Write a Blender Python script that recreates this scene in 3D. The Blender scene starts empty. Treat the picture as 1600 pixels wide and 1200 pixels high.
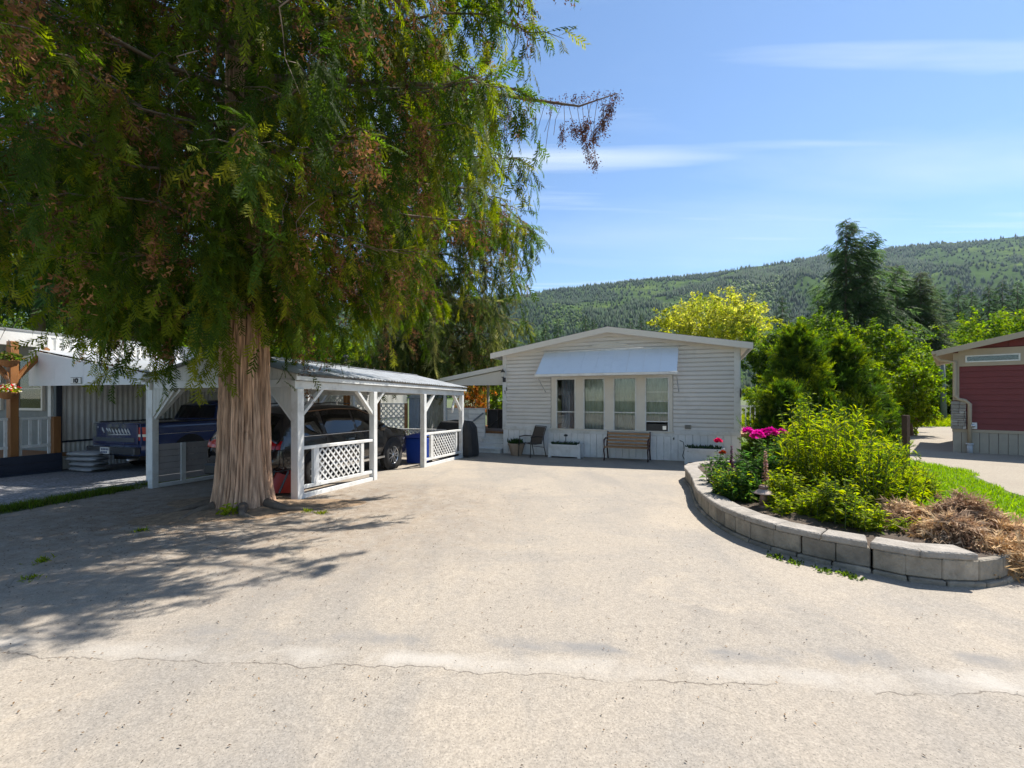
import bpy, bmesh, math, random
import numpy as np
from mathutils import Vector, Matrix
rng = np.random.default_rng(11); random.seed(11)
S = bpy.context.scene
COL = S.collection
R = math.radians
# ------------------------------------------------------------------ camera, sky, sun, exposure
F = 711.0; YH = 622.0; CH = 1.70          # focal length and horizon in photo pixels, eye height
cam = bpy.data.cameras.new('camera'); cam.sensor_width = 36; cam.lens = 16.0
cam.shift_y = (YH - 600) / 1600; cam.clip_start = 0.05; cam.clip_end = 20000
camo = bpy.data.objects.new('camera', cam); COL.objects.link(camo)
camo.location = (0, 0, CH); camo.rotation_euler = (R(90), 0, 0); S.camera = camo
SUN_AZ, SUN_EL = 34, 56                    # azimuth from +x towards +y
sd = Vector((math.cos(R(SUN_EL))*math.cos(R(SUN_AZ)), math.cos(R(SUN_EL))*math.sin(R(SUN_AZ)), math.sin(R(SUN_EL))))
sun = bpy.data.lights.new('sun', 'SUN'); sun.energy = 4.9; sun.angle = R(0.53); sun.color = (1, .945, .86)
suno = bpy.data.objects.new('sun', sun); COL.objects.link(suno); suno.rotation_euler = sd.to_track_quat('Z', 'Y').to_euler(); suno.location = (20, 14, 30)
W = bpy.data.worlds.new('World'); S.world = W; W.use_nodes = True
nt = W.node_tree; N = nt.nodes; L = nt.links
N.clear()
wo = N.new('ShaderNodeOutputWorld'); bg = N.new('ShaderNodeBackground'); bg.inputs['Strength'].default_value = 0.095
sky = N.new('ShaderNodeTexSky'); sky.sky_type = 'NISHITA'; sky.sun_disc = False
sky.sun_elevation = R(SUN_EL); sky.sun_rotation = R(90 - SUN_AZ); sky.air_density = 1.0; sky.dust_density = .1; sky.ozone_density = 2.5
tc = N.new('ShaderNodeTexCoord')
# thin cirrus: noise on the plane z = 1 above the viewer, stretched into streaks
sep = N.new('ShaderNodeSeparateXYZ'); L.new(tc.outputs['Generated'], sep.inputs[0])
zc = N.new('ShaderNodeMath'); zc.operation = 'MAXIMUM'; zc.inputs[1].default_value = .04; L.new(sep.outputs['Z'], zc.inputs[0])
dx = N.new('ShaderNodeMath'); dx.operation = 'DIVIDE'; L.new(sep.outputs['X'], dx.inputs[0]); L.new(zc.outputs[0], dx.inputs[1])
dy = N.new('ShaderNodeMath'); dy.operation = 'DIVIDE'; L.new(sep.outputs['Y'], dy.inputs[0]); L.new(zc.outputs[0], dy.inputs[1])
cmb = N.new('ShaderNodeCombineXYZ'); L.new(dx.outputs[0], cmb.inputs[0]); L.new(dy.outputs[0], cmb.inputs[1])
def cloud(rot, scale, loc, lo, hi, amt, dist=.5, det=7, rough=.52):
    mp = N.new('ShaderNodeMapping'); mp.inputs['Rotation'].default_value = (0, 0, R(rot)); mp.inputs['Scale'].default_value = scale; mp.inputs['Location'].default_value = loc; L.new(cmb.outputs[0], mp.inputs[0])
    cn = N.new('ShaderNodeTexNoise'); cn.inputs['Scale'].default_value = 1.0; cn.inputs['Detail'].default_value = det; cn.inputs['Roughness'].default_value = rough; cn.inputs['Distortion'].default_value = dist; L.new(mp.outputs[0], cn.inputs['Vector'])
    cr = N.new('ShaderNodeValToRGB'); cr.color_ramp.elements[0].position = lo; cr.color_ramp.elements[1].position = hi; cr.color_ramp.elements[1].color = (amt, amt, amt, 1); L.new(cn.outputs[0], cr.inputs[0]); return cr.outputs[0]
c1 = cloud(-30, (.35, .9, 1), (3.1, 1.75, 0), .45, .80, .34)
c2_ = cloud(-3, (.30, 2.6, 1), (1.3, -1.86, 0), .55, .72, .6, .25, 5, .5)
cm = N.new('ShaderNodeMath'); cm.operation = 'MAXIMUM'; L.new(c1, cm.inputs[0]); L.new(c2_, cm.inputs[1])
mx = N.new('ShaderNodeMixRGB'); mx.inputs[2].default_value = (7.5, 7.2, 7.0, 1)
L.new(cm.outputs[0], mx.inputs[0]); L.new(sky.outputs[0], mx.inputs[1]); tn = N.new('ShaderNodeMixRGB'); tn.blend_type = 'MULTIPLY'; tn.inputs[0].default_value = 1; tn.inputs[2].default_value = (.80, .90, .97, 1); L.new(mx.outputs[0], tn.inputs[1]); L.new(tn.outputs[0], bg.inputs['Color']); L.new(bg.outputs[0], wo.inputs[0])
S.view_settings.view_transform = 'Standard'; S.view_settings.look = 'None'; S.view_settings.gamma = 1; S.view_settings.use_curve_mapping = False
S.view_settings.exposure = .95
S.render.engine = 'CYCLES'
S.cycles.max_bounces = 7; S.cycles.transparent_max_bounces = 12
# ------------------------------------------------------------------ pixels to places
def gz(x, y):                               # the lot falls two per cent away from the road
    return -.02*(min(max(y, 6.0), 20.0) - 6.0)
def G(px, py, dz=0.0):                      # the spot on the ground (dz above it) that a photo pixel shows
    s = py - YH
    d = F*(CH - dz)/s
    if d > 6: d = F*(CH - .12 - dz)/(s - .02*F)
    if d > 20 or d < 0: d = F*(CH + .28 - dz)/s
    return ((px - 800)/F*d, d)
def PX(px, d): return (px - 800)/F*d
def PZ(py, d): return CH + (YH - py)/F*d
# ------------------------------------------------------------------ objects
def link(o, parent=None):
    COL.objects.link(o)
    if parent is not None: o.parent = parent
    return o
def tag(o, label=None, cat=None, group=None, kind=None):
    if label: o['label'] = label
    if cat: o['category'] = cat
    if group: o['group'] = group
    if kind: o['kind'] = kind
    return o
def T(name, label, cat, loc=(0, 0, 0), rz=0.0, group=None):
    o = bpy.data.objects.new(name, None); o.empty_display_size = .1
    link(o); o.location = loc; o.rotation_euler = (0, 0, rz)
    return tag(o, label, cat, group)
def O(name, me, parent=None, loc=(0, 0, 0), rot=(0, 0, 0)):
    o = bpy.data.objects.new(name, me); link(o, parent); o.location = loc; o.rotation_euler = rot
    return o
def copy_tree(o, parent=None):
    c = o.copy(); COL.objects.link(c); c.parent = parent
    for ch in list(o.children): copy_tree(ch, c)
    return c
def basis(d, up=(0, 0, 1)):
    d = Vector(d).normalized(); u = Vector(up)
    if abs(d.dot(u)) > .98: u = Vector((1, 0, 0))
    s = d.cross(u).normalized(); return d, s, s.cross(d)
class MB:
    """collects shapes into one mesh"""
    def __init__(s): s.v = []; s.f = []; s.sm = []
    def add(s, vs, fs, smooth=False):
        n = len(s.v); s.v += [tuple(v) for v in vs]; s.f += [tuple(i + n for i in f) for f in fs]; s.sm += [smooth]*len(fs); return s
    def box(s, x0, x1, y0, y1, z0, z1):
        vs = [(x, y, z) for z in (z0, z1) for y in (y0, y1) for x in (x0, x1)]
        return s.add(vs, [(0, 2, 3, 1), (4, 5, 7, 6), (0, 1, 5, 4), (2, 6, 7, 3), (0, 4, 6, 2), (1, 3, 7, 5)])
    def bar(s, a, b, w, h, up=(0, 0, 1)):   # a beam from a to b, w across and h along up
        a, b = Vector(a), Vector(b); d, sx, u = basis(b - a, up); vs = []
        for p in (a, b):
            for i, j in ((-1, -1), (1, -1), (1, 1), (-1, 1)): vs.append(p + sx*(i*w/2) + u*(j*h/2))
        return s.add(vs, [(0, 1, 2, 3)[::-1], (4, 5, 6, 7), (0, 1, 5, 4), (1, 2, 6, 5), (2, 3, 7, 6), (3, 0, 4, 7)])
    def tube(s, pts, rad, n=8, cap=True, smooth=True):
        pts = [Vector(p) for p in pts]; k = len(pts)
        if not hasattr(rad, '__len__'): rad = [rad]*k
        vs = []; up = Vector((0, 0, 1))
        for i, p in enumerate(pts):
            d = (pts[min(i + 1, k - 1)] - pts[max(i - 1, 0)])
            d, sx, u = basis(d, up if abs(d.normalized().z) < .95 else (1, 0, 0))
            for j in range(n):
                a = 2*math.pi*j/n; vs.append(p + (sx*math.cos(a) + u*math.sin(a))*rad[i])
        fs = [(i*n + j, i*n + (j + 1) % n, (i + 1)*n + (j + 1) % n, (i + 1)*n + j) for i in range(k - 1) for j in range(n)]
        if cap: fs += [tuple(range(n))[::-1], tuple((k - 1)*n + j for j in range(n))]
        return s.add(vs, fs, smooth)
    def lathe(s, prof, n=20, c=(0, 0, 0), smooth=True):   # prof: (r, z) upwards
        vs = [(c[0] + r*math.cos(2*math.pi*j/n), c[1] + r*math.sin(2*math.pi*j/n), c[2] + z) for r, z in prof for j in range(n)]
        k = len(prof)
        fs = [(i*n + j, i*n + (j + 1) % n, (i + 1)*n + (j + 1) % n, (i + 1)*n + j) for i in range(k - 1) for j in range(n)]
        fs += [tuple(range(n))[::-1], tuple((k - 1)*n + j for j in range(n))]
        return s.add(vs, fs, smooth)
    def prism(s, poly, ax, a, b):           # polygon in the two other axes, extruded along ax from a to b
        n = len(poly); m = {'x': lambda t, p: (t, p[0], p[1]), 'y': lambda t, p: (p[0], t, p[1]), 'z': lambda t, p: (p[0], p[1], t)}[ax]
        vs = [m(a, p) for p in poly] + [m(b, p) for p in poly]
        return s.add(vs, [tuple(range(n))[::-1], tuple(range(n, 2*n))] + [(i, (i + 1) % n, n + (i + 1) % n, n + i) for i in range(n)])
    def grid(s, fn, nu, nv, smooth=True):   # fn(u, v) with u, v in 0..1
        vs = [fn(i/nu, j/nv) for j in range(nv + 1) for i in range(nu + 1)]
        fs = [(j*(nu + 1) + i, j*(nu + 1) + i + 1, (j + 1)*(nu + 1) + i + 1, (j + 1)*(nu + 1) + i) for j in range(nv) for i in range(nu)]
        return s.add(vs, fs, smooth)
    def mesh(s, name, mat, bev=0):
        me = bpy.data.meshes.new(name); me.from_pydata(s.v, [], s.f)
        bm = bmesh.new(); bm.from_mesh(me)
        bmesh.ops.recalc_face_normals(bm, faces=bm.faces)
        if bev:
            bmesh.ops.bevel(bm, geom=[e for e in bm.edges if len(e.link_faces) == 2 and e.calc_face_angle(0) > .6], offset=bev, segments=1, affect='EDGES')
            bm.to_mesh(me)
        else:
            bm.to_mesh(me); me.polygons.foreach_set('use_smooth', s.sm)
        bm.free()
        if mat: me.materials.append(mat)
        return me
    def obj(s, name, mat, parent=None, loc=(0, 0, 0), rot=(0, 0, 0), bev=0): return O(name, s.mesh(name, mat, bev), parent, loc, rot)
def tris(name, V, Fc, mat, tint=None, parent=None, smooth=False):   # a large triangle mesh straight from arrays
    me = bpy.data.meshes.new(name); V = np.ascontiguousarray(V, dtype=np.float32); Fc = np.ascontiguousarray(Fc, dtype=np.int32)
    me.vertices.add(len(V)); me.vertices.foreach_set('co', V.ravel())
    me.loops.add(Fc.size); me.loops.foreach_set('vertex_index', Fc.ravel())
    me.polygons.add(len(Fc)); me.polygons.foreach_set('loop_start', np.arange(len(Fc), dtype=np.int32)*Fc.shape[1])
    if smooth: me.polygons.foreach_set('use_smooth', np.ones(len(Fc), dtype=bool))
    me.update(calc_edges=True)
    if tint is not None:
        at = me.color_attributes.new('tint', 'FLOAT_COLOR', 'POINT')
        c = np.ones((len(V), 4), dtype=np.float32); c[:, :3] = tint; at.data.foreach_set('color', c.ravel())
    me.materials.append(mat)
    return O(name, me, parent)
# ------------------------------------------------------------------ materials
def mat(name, col, rough=.6, var=.12, scale=4.0, bump=.0, bscale=40.0, metal=0.0, spec=.5, stretch=(1, 1, 1), dirt=None, coat=0.0):
    m = bpy.data.materials.new(name); m.use_nodes = True; n = m.node_tree.nodes; l = m.node_tree.links
    b = n['Principled BSDF']; b.inputs['Roughness'].default_value = rough; b.inputs['Metallic'].default_value = metal
    b.inputs['Specular IOR Level'].default_value = spec; b.inputs['Coat Weight'].default_value = coat
    g = n.new('ShaderNodeNewGeometry'); mp = n.new('ShaderNodeMapping'); mp.inputs['Scale'].default_value = stretch; l.new(g.outputs['Position'], mp.inputs[0])
    t = n.new('ShaderNodeTexNoise'); t.inputs['Scale'].default_value = scale; t.inputs['Detail'].default_value = 6; t.inputs['Roughness'].default_value = .62
    l.new(mp.outputs[0], t.inputs['Vector'])
    r = n.new('ShaderNodeValToRGB'); r.color_ramp.elements[0].position = .3; r.color_ramp.elements[1].position = .72
    r.color_ramp.elements[0].color = [c*(1 - var) for c in col] + [1]; r.color_ramp.elements[1].color = [min(1, c*(1 + var)) for c in col] + [1]
    l.new(t.outputs[0], r.inputs[0]); last = r.outputs[0]
    if dirt:                                # (colour, amount, scale): blotches of grime with their own shape
        d = n.new('ShaderNodeTexNoise'); d.inputs['Scale'].default_value = dirt[2]; d.inputs['Detail'].default_value = 8; d.inputs['Roughness'].default_value = .7; l.new(mp.outputs[0], d.inputs['Vector'])
        rr = n.new('ShaderNodeValToRGB'); rr.color_ramp.elements[0].position = .5; rr.color_ramp.elements[1].position = .75; rr.color_ramp.elements[1].color = (dirt[1],)*3 + (1,); rr.color_ramp.elements[0].color = (0, 0, 0, 1)
        l.new(d.outputs[0], rr.inputs[0])
        x = n.new('ShaderNodeMixRGB'); x.inputs[2].default_value = (*dirt[0], 1); l.new(rr.outputs[0], x.inputs[0]); l.new(last, x.inputs[1]); last = x.outputs[0]
    l.new(last, b.inputs['Base Color'])
    if bump:
        t2 = n.new('ShaderNodeTexNoise'); t2.inputs['Scale'].default_value = bscale; t2.inputs['Detail'].default_value = 5; l.new(mp.outputs[0], t2.inputs['Vector'])
        bp = n.new('ShaderNodeBump'); bp.inputs['Strength'].default_value = bump; bp.inputs['Distance'].default_value = .02; l.new(t2.outputs[0], bp.inputs['Height']); l.new(bp.outputs[0], b.inputs['Normal'])
    return m
def leafmat(name, trans=.5, rough=.65):    # colour comes from each leaf's own tint
    m = bpy.data.materials.new(name); m.use_nodes = True; n = m.node_tree.nodes; l = m.node_tree.links
    b = n['Principled BSDF']; b.inputs['Roughness'].default_value = rough; b.inputs['Specular IOR Level'].default_value = .12
    a = n.new('ShaderNodeVertexColor'); a.layer_name = 'tint'; l.new(a.outputs[0], b.inputs['Base Color'])
    t = n.new('ShaderNodeBsdfTranslucent'); hs = n.new('ShaderNodeHueSaturation'); hs.inputs['Value'].default_value = 2.15; hs.inputs['Saturation'].default_value = 1.1
    l.new(a.outputs[0], hs.inputs['Color']); l.new(hs.outputs[0], t.inputs['Color'])
    x = n.new('ShaderNodeMixShader'); x.inputs[0].default_value = trans; l.new(b.outputs[0], x.inputs[1]); l.new(t.outputs[0], x.inputs[2])
    l.new(x.outputs[0], n['Material Output'].inputs[0]); return m
def glassmat(name, tintc=(.85, .9, .9), refl=.9, dark=0.0):
    m = bpy.data.materials.new(name); m.use_nodes = True; n = m.node_tree.nodes; l = m.node_tree.links; n.remove(n['Principled BSDF'])
    tr = n.new('ShaderNodeBsdfTransparent'); tr.inputs[0].default_value = (*[c*(1 - dark) for c in tintc], 1)
    gl = n.new('ShaderNodeBsdfGlossy'); gl.inputs['Roughness'].default_value = .02; gl.inputs[0].default_value = (refl, refl, refl, 1)
    fr = n.new('ShaderNodeFresnel'); fr.inputs[0].default_value = 1.6
    x = n.new('ShaderNodeMixShader'); l.new(fr.outputs[0], x.inputs[0]); l.new(tr.outputs[0], x.inputs[1]); l.new(gl.outputs[0], x.inputs[2])
    l.new(x.outputs[0], n['Material Output'].inputs[0]); return m
M = {}
M['white'] = mat('white_paint', (.70, .70, .68), .55, .07, 3, .05, 60, dirt=((.40, .37, .32), .7, 2.6))
M['trim'] = mat('cream_trim', (.70, .655, .575), .5, .05, 3, dirt=((.45, .42, .36), .3, 3))
M['siding'] = mat('grey_vinyl', (.70, .67, .63), .5, .05, 1.5, .04, 90, dirt=((.46, .45, .42), .5, 1.3))
M['skirt'] = mat('white_skirting', (.79, .78, .76), .5, .06, 3, dirt=((.36, .36, .34), .5, 1.6))
M['shingle'] = mat('roof_shingle', (.10, .10, .105), .9, .3, 30, .4, 80)
M['awning'] = mat('blue_awning', (.78, .82, .86), .6, .06, 2, dirt=((.58, .62, .65), .5, 2))
M['metal_roof'] = mat('galvanised_roof', (.50, .52, .54), .42, .16, 3, metal=.35, dirt=((.22, .2, .17), .7, 2.4))
M['dark'] = mat('dark_void', (.02, .02, .022), .9, .1)
M['black'] = mat('black_metal', (.02, .02, .022), .4, .2)
M['chrome'] = mat('chrome', (.72, .73, .75), .16, .05, metal=1)
M['alu'] = mat('alloy', (.55, .56, .58), .3, .08, metal=.9)
M['rubber'] = mat('tyre_rubber', (.018, .018, .019), .85, .2, 20, dirt=((.06, .055, .05), .5, 8))
M['wood'] = mat('brown_wood', (.26, .12, .045), .6, .25, 6, .2, 30, stretch=(1, 1, .2))
M['glass'] = glassmat('window_glass')
M['carglass'] = glassmat('tinted_glass', (.35, .38, .38), .95, .45)
M['leaf'] = leafmat('leaf'); M['petal'] = leafmat('petal', .25, .6); M['dry'] = leafmat('dry_leaf', .15, .8)
M['twig'] = mat('twig_wood', (.13, .095, .065), .85, .25, 20)
M['trunk'] = mat('plain_bark', (.15, .115, .085), .9, .35, 8, .6, 30, stretch=(1, 1, .25))
M['soil'] = mat('soil', (.07, .05, .035), .95, .4, 20, .6, 60)
M['navy'] = mat('navy_boards', (.028, .034, .055), .5, .15, 8)
# ------------------------------------------------------------------ noise and leaf tools
def vnoise(x, y, seed=0, per=None):         # smooth value noise, periodic in x when per is given
    g = np.random.default_rng(seed).random((256, 256)).astype(np.float32)
    xi = np.floor(x).astype(int); yi = np.floor(y).astype(int); fx = x - xi; fy = y - yi
    fx = fx*fx*(3 - 2*fx); fy = fy*fy*(3 - 2*fy)
    p = per or 256
    a = g[xi % p % 256, yi % 256]; b = g[(xi + 1) % p % 256, yi % 256]; c = g[xi % p % 256, (yi + 1) % 256]; d = g[(xi + 1) % p % 256, (yi + 1) % 256]
    return (a*(1 - fx) + b*fx)*(1 - fy) + (c*(1 - fx) + d*fx)*fy
def fbm(x, y, seed=0, o=4):
    r = 0; a = .5
    for i in range(o): r = r + a*vnoise(x*2**i, y*2**i, seed + i); a *= .5
    return r
def unit(a): return a/np.maximum(np.linalg.norm(a, axis=-1, keepdims=True), 1e-9)
def place(tv, tf, pos, d, nrm, size, tint, jitter=.0):
    """copies template (tv verts with x along the leaf, z its normal; tf tris) to every pos with direction d and normal hint"""
    n = len(pos); d = unit(d); s = unit(np.cross(nrm, d)); u = np.cross(d, s)
    sz = np.asarray(size).reshape(-1, 1, 1)*np.ones((n, 1, 1))
    V = (tv[None, :, 0:1]*d[:, None] + tv[None, :, 1:2]*s[:, None] + tv[None, :, 2:3]*u[:, None])*sz + pos[:, None]
    Fc = (tf[None] + (np.arange(n)*len(tv))[:, None, None]).reshape(-1, 3)
    C = np.repeat(tint, len(tv), axis=0)
    return V.reshape(-1, 3), Fc, C
def merge(parts):
    V, Fc, C = [], [], []; k = 0
    for v, f, c in parts: V.append(v); Fc.append(f + k); C.append(c); k += len(v)
    return np.concatenate(V), np.concatenate(Fc), np.concatenate(C)
def frond_template(pairs=7, wid=.36, droop=.18, seed=0, sub=True):    # a flat lacy cedar spray
    r = np.random.default_rng(seed); V = []; Fc = []
    z = lambda x, y: -droop*x*x - .30*abs(y)
    P = lambda x, y: (x, y, z(x, y))
    def tri(a, b, c):
        k = len(V); V.extend([P(*a), P(*b), P(*c)]); Fc.append((k, k + 1, k + 2))
    tri((0, -.016), (0, .016), (1, 0))
    for i in range(pairs):
        t = .05 + .85*i/(pairs - 1)
        for sgn in (-1, 1):
            ln = wid*(math.sin(math.pi*min(1, .2 + .8*(1 - t)))*.8 + .22)*r.uniform(.7, 1.2); a = R(r.uniform(26, 44)); ca, sa = math.cos(a), sgn*math.sin(a)
            x0 = t + r.uniform(-.02, .02); w = (.40 if sub else .46)*.85/(pairs - 1)*r.uniform(.8, 1.2)
            tri((x0 - w*.8, 0), (x0 + w*.8, 0), (x0 + ln*ca, ln*sa))
            if sub:
                for q, l2 in ((.36, .55),):
                    qx, qy = x0 + ln*ca*q, ln*sa*q; l2 = l2*ln; c2, s2 = math.cos(a*.25), sgn*math.sin(a*.25)
                    c3, s3 = math.cos(a*1.75), sgn*math.sin(a*1.75)
                    tri((qx - w*.6, qy), (qx + w*.7, qy - sgn*w*.2), (qx + l2*.8*c3, qy + l2*.8*s3))
            elif pairs > 4:
                tri((x0 + ln*ca*.3 - .06, ln*sa*.3), (x0 + ln*ca*.3 + .06, ln*sa*.25), (x0 + ln*ca*.35 + ln*.6, ln*sa*.45))
    return np.array(V, dtype=np.float32), np.array(Fc)
def leaf_template(w=.4, fold=.12, droop=.15):   # a pointed leaf of four triangles
    V = [(0, 0, 0), (.45, w/2, fold - droop*.2), (.45, -w/2, fold - droop*.2), (.5, 0, -droop*.25), (1, 0, -droop)]
    return np.array(V, dtype=np.float32), np.array([(0, 3, 1), (0, 2, 3), (1, 3, 4), (3, 2, 4)])
def tri_template(): return np.array([(0, 0, 0), (.55, .3, .06), (1, 0, -.05), (.5, -.3, .06)], dtype=np.float32), np.array([(0, 2, 1), (0, 3, 2)])
def clump_template(n=22, seed=1, r=.5):      # a small ragged ball of scales, for seed cones
    g = np.random.default_rng(seed); V = []; Fc = []
    for i in range(n):
        c = g.normal(0, .28, 3)*[1.3, .8, .8] + [.5, 0, 0]; a = unit(g.normal(0, 1, 3))*.115; b = unit(g.normal(0, 1, 3))*.10
        k = len(V); V += [c - a, c + a, c + b]; Fc.append((k, k + 1, k + 2))
    return np.array(V, dtype=np.float32), np.array(Fc)
def tints(n, pal, w=None, var=.18):
    pal = np.array(pal); i = rng.choice(len(pal), n, p=w); return np.clip(pal[i]*(1 + rng.normal(0, var, (n, 1))), .004, 1).astype(np.float32)
def rdir(n): return unit(rng.normal(0, 1, (n, 3)))
GREEN = [(.050, .090, .012), (.075, .125, .015), (.035, .065, .010), (.10, .15, .018)]
YGREEN = [(.16, .215, .012), (.205, .25, .014), (.115, .17, .012), (.25, .27, .02)]
CONI = [(.022, .045, .02), (.03, .058, .024), (.04, .07, .026)]
THUJA = [(.036, .070, .009), (.055, .095, .010), (.026, .050, .008), (.12, .155, .014)]
TGREEN = [(.10, .165, .013), (.145, .205, .015), (.07, .125, .012), (.18, .225, .018)]
# ------------------------------------------------------------------ trees
FT = [frond_template(7, .36, .22, s) for s in range(4)]
FT_LO = [frond_template(5, .42, .22, s + 9, False) for s in range(3)]
FT_MIN = [frond_template(4, .50, .22, s + 19, False) for s in range(3)]
CL = clump_template()
def bark_trunk(name, parent, mat_, H, r0, flare, taper_h, lean=(0, 0), na=200, ridge=.05, seed=3, roots=True, zmax=None, nz=110):
    zz = np.concatenate([np.linspace(-.25, 3.2, int(nz*.7)), np.linspace(3.3, zmax or H, nz - int(nz*.7))])
    th = np.linspace(0, 2*np.pi, na, endpoint=False); TH, ZZ = np.meshgrid(th, zz)
    base = r0*np.clip(1 - ZZ/taper_h, .04, 1.2) + flare*np.exp(-np.maximum(ZZ + .1, 0)/.26)
    if roots:
        lob = np.maximum(0, np.cos(TH*5 + 1.1 + .5*np.sin(TH*2)))**2
        base = base + lob*.17*np.exp(-np.maximum(ZZ + .12, 0)/.15) + .045*np.cos(TH*3 + .6)*np.exp(-np.maximum(ZZ, 0)/1.6)
    wv = .9*fbm(TH/(2*np.pi)*8, ZZ*.6 + 3, seed + 20, 3)*4
    u1 = TH/(2*np.pi)
    def strips(P, zs, sd_, warp): return np.abs(vnoise(np.mod(u1*P + warp*(wv - wv[:, :1]*0)*0 + warp*np.sin(ZZ*1.3 + 4*np.sin(TH)), P), ZZ*zs + 9*np.sin(TH*2), sd_, P) - .5)*2
    n1 = strips(34, .55, seed, .55); n2 = strips(80, 1.3, seed + 5, .8); n3 = strips(15, .35, seed + 8, .25); n4 = vnoise(u1*160, ZZ*5, seed + 11, 160)
    rid = np.minimum(1, n1*2.2); rid2 = np.minimum(1, n3*2.6); rid3 = np.minimum(1, n2*2)
    rr = base + ridge*(.60*rid + .42*rid2 + .45*rid3 + .30*n4 - .9)
    knots = 0
    for (ka, kz, ks) in ((-1.25, 1.75, .09), (-1.0, 1.15, .08), (-2.0, 2.05, .10), (-2.35, 1.7, .07)): dd_ = ((np.angle(np.exp(1j*(TH - ka)))*.42/ks)**2 + ((ZZ - kz)/ks)**2); knots = knots + np.exp(-dd_*.8)*.5*np.cos(np.sqrt(dd_)*4.5)
    rr = rr + .055*knots
    X = rr*np.cos(TH) + lean[0]*ZZ; Y = rr*np.sin(TH) + lean[1]*ZZ
    V = np.stack([X, Y, ZZ], -1).reshape(-1, 3); nr = len(zz)
    i, j = np.meshgrid(np.arange(nr - 1), np.arange(na), indexing='ij'); i = i.ravel(); j = j.ravel()
    Fc = np.stack([i*na + j, i*na + (j + 1) % na, (i + 1)*na + (j + 1) % na, (i + 1)*na + j], -1)
    c = np.clip(.06 + .44*rid + .22*rid2 + .42*rid3 + .55*(n4 - .5), .07, 1.3).reshape(-1, 1)
    c = np.clip(c + .28*(knots if np.ndim(knots) else 0*c.reshape(TH.shape)).reshape(-1, 1), .06, 1.35)
    warm = fbm(u1*20, ZZ*1.2, 40, 3).reshape(-1, 1)
    pal = (np.array([[.56, .325, .195]])*(1 - warm) + np.array([[.44, .31, .225]])*warm)*c*1.12
    return tris(name, V, Fc, mat_, pal, parent)
def bark_material():
    m = mat('cedar_bark', (.2, .15, .11), .95, .32, 34, .9, 90, stretch=(1, 1, .07), spec=.15); n = m.node_tree.nodes; l = m.node_tree.links
    a = n.new('ShaderNodeVertexColor'); a.layer_name = 'tint'; b = n['Principled BSDF']; old = b.inputs['Base Color'].links[0].from_socket
    x = n.new('ShaderNodeMixRGB'); x.blend_type = 'MULTIPLY'; x.inputs[0].default_value = 1
    g = n.new('ShaderNodeMixRGB'); g.blend_type = 'DIVIDE'; g.inputs[0].default_value = 1; g.inputs[2].default_value = (.2, .15, .11, 1); l.new(old, g.inputs[1])
    l.new(g.outputs[0], x.inputs[1]); l.new(a.outputs[0], x.inputs[2]); l.new(x.outputs[0], b.inputs['Base Color']); return m
M['bark'] = bark_material()
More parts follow.
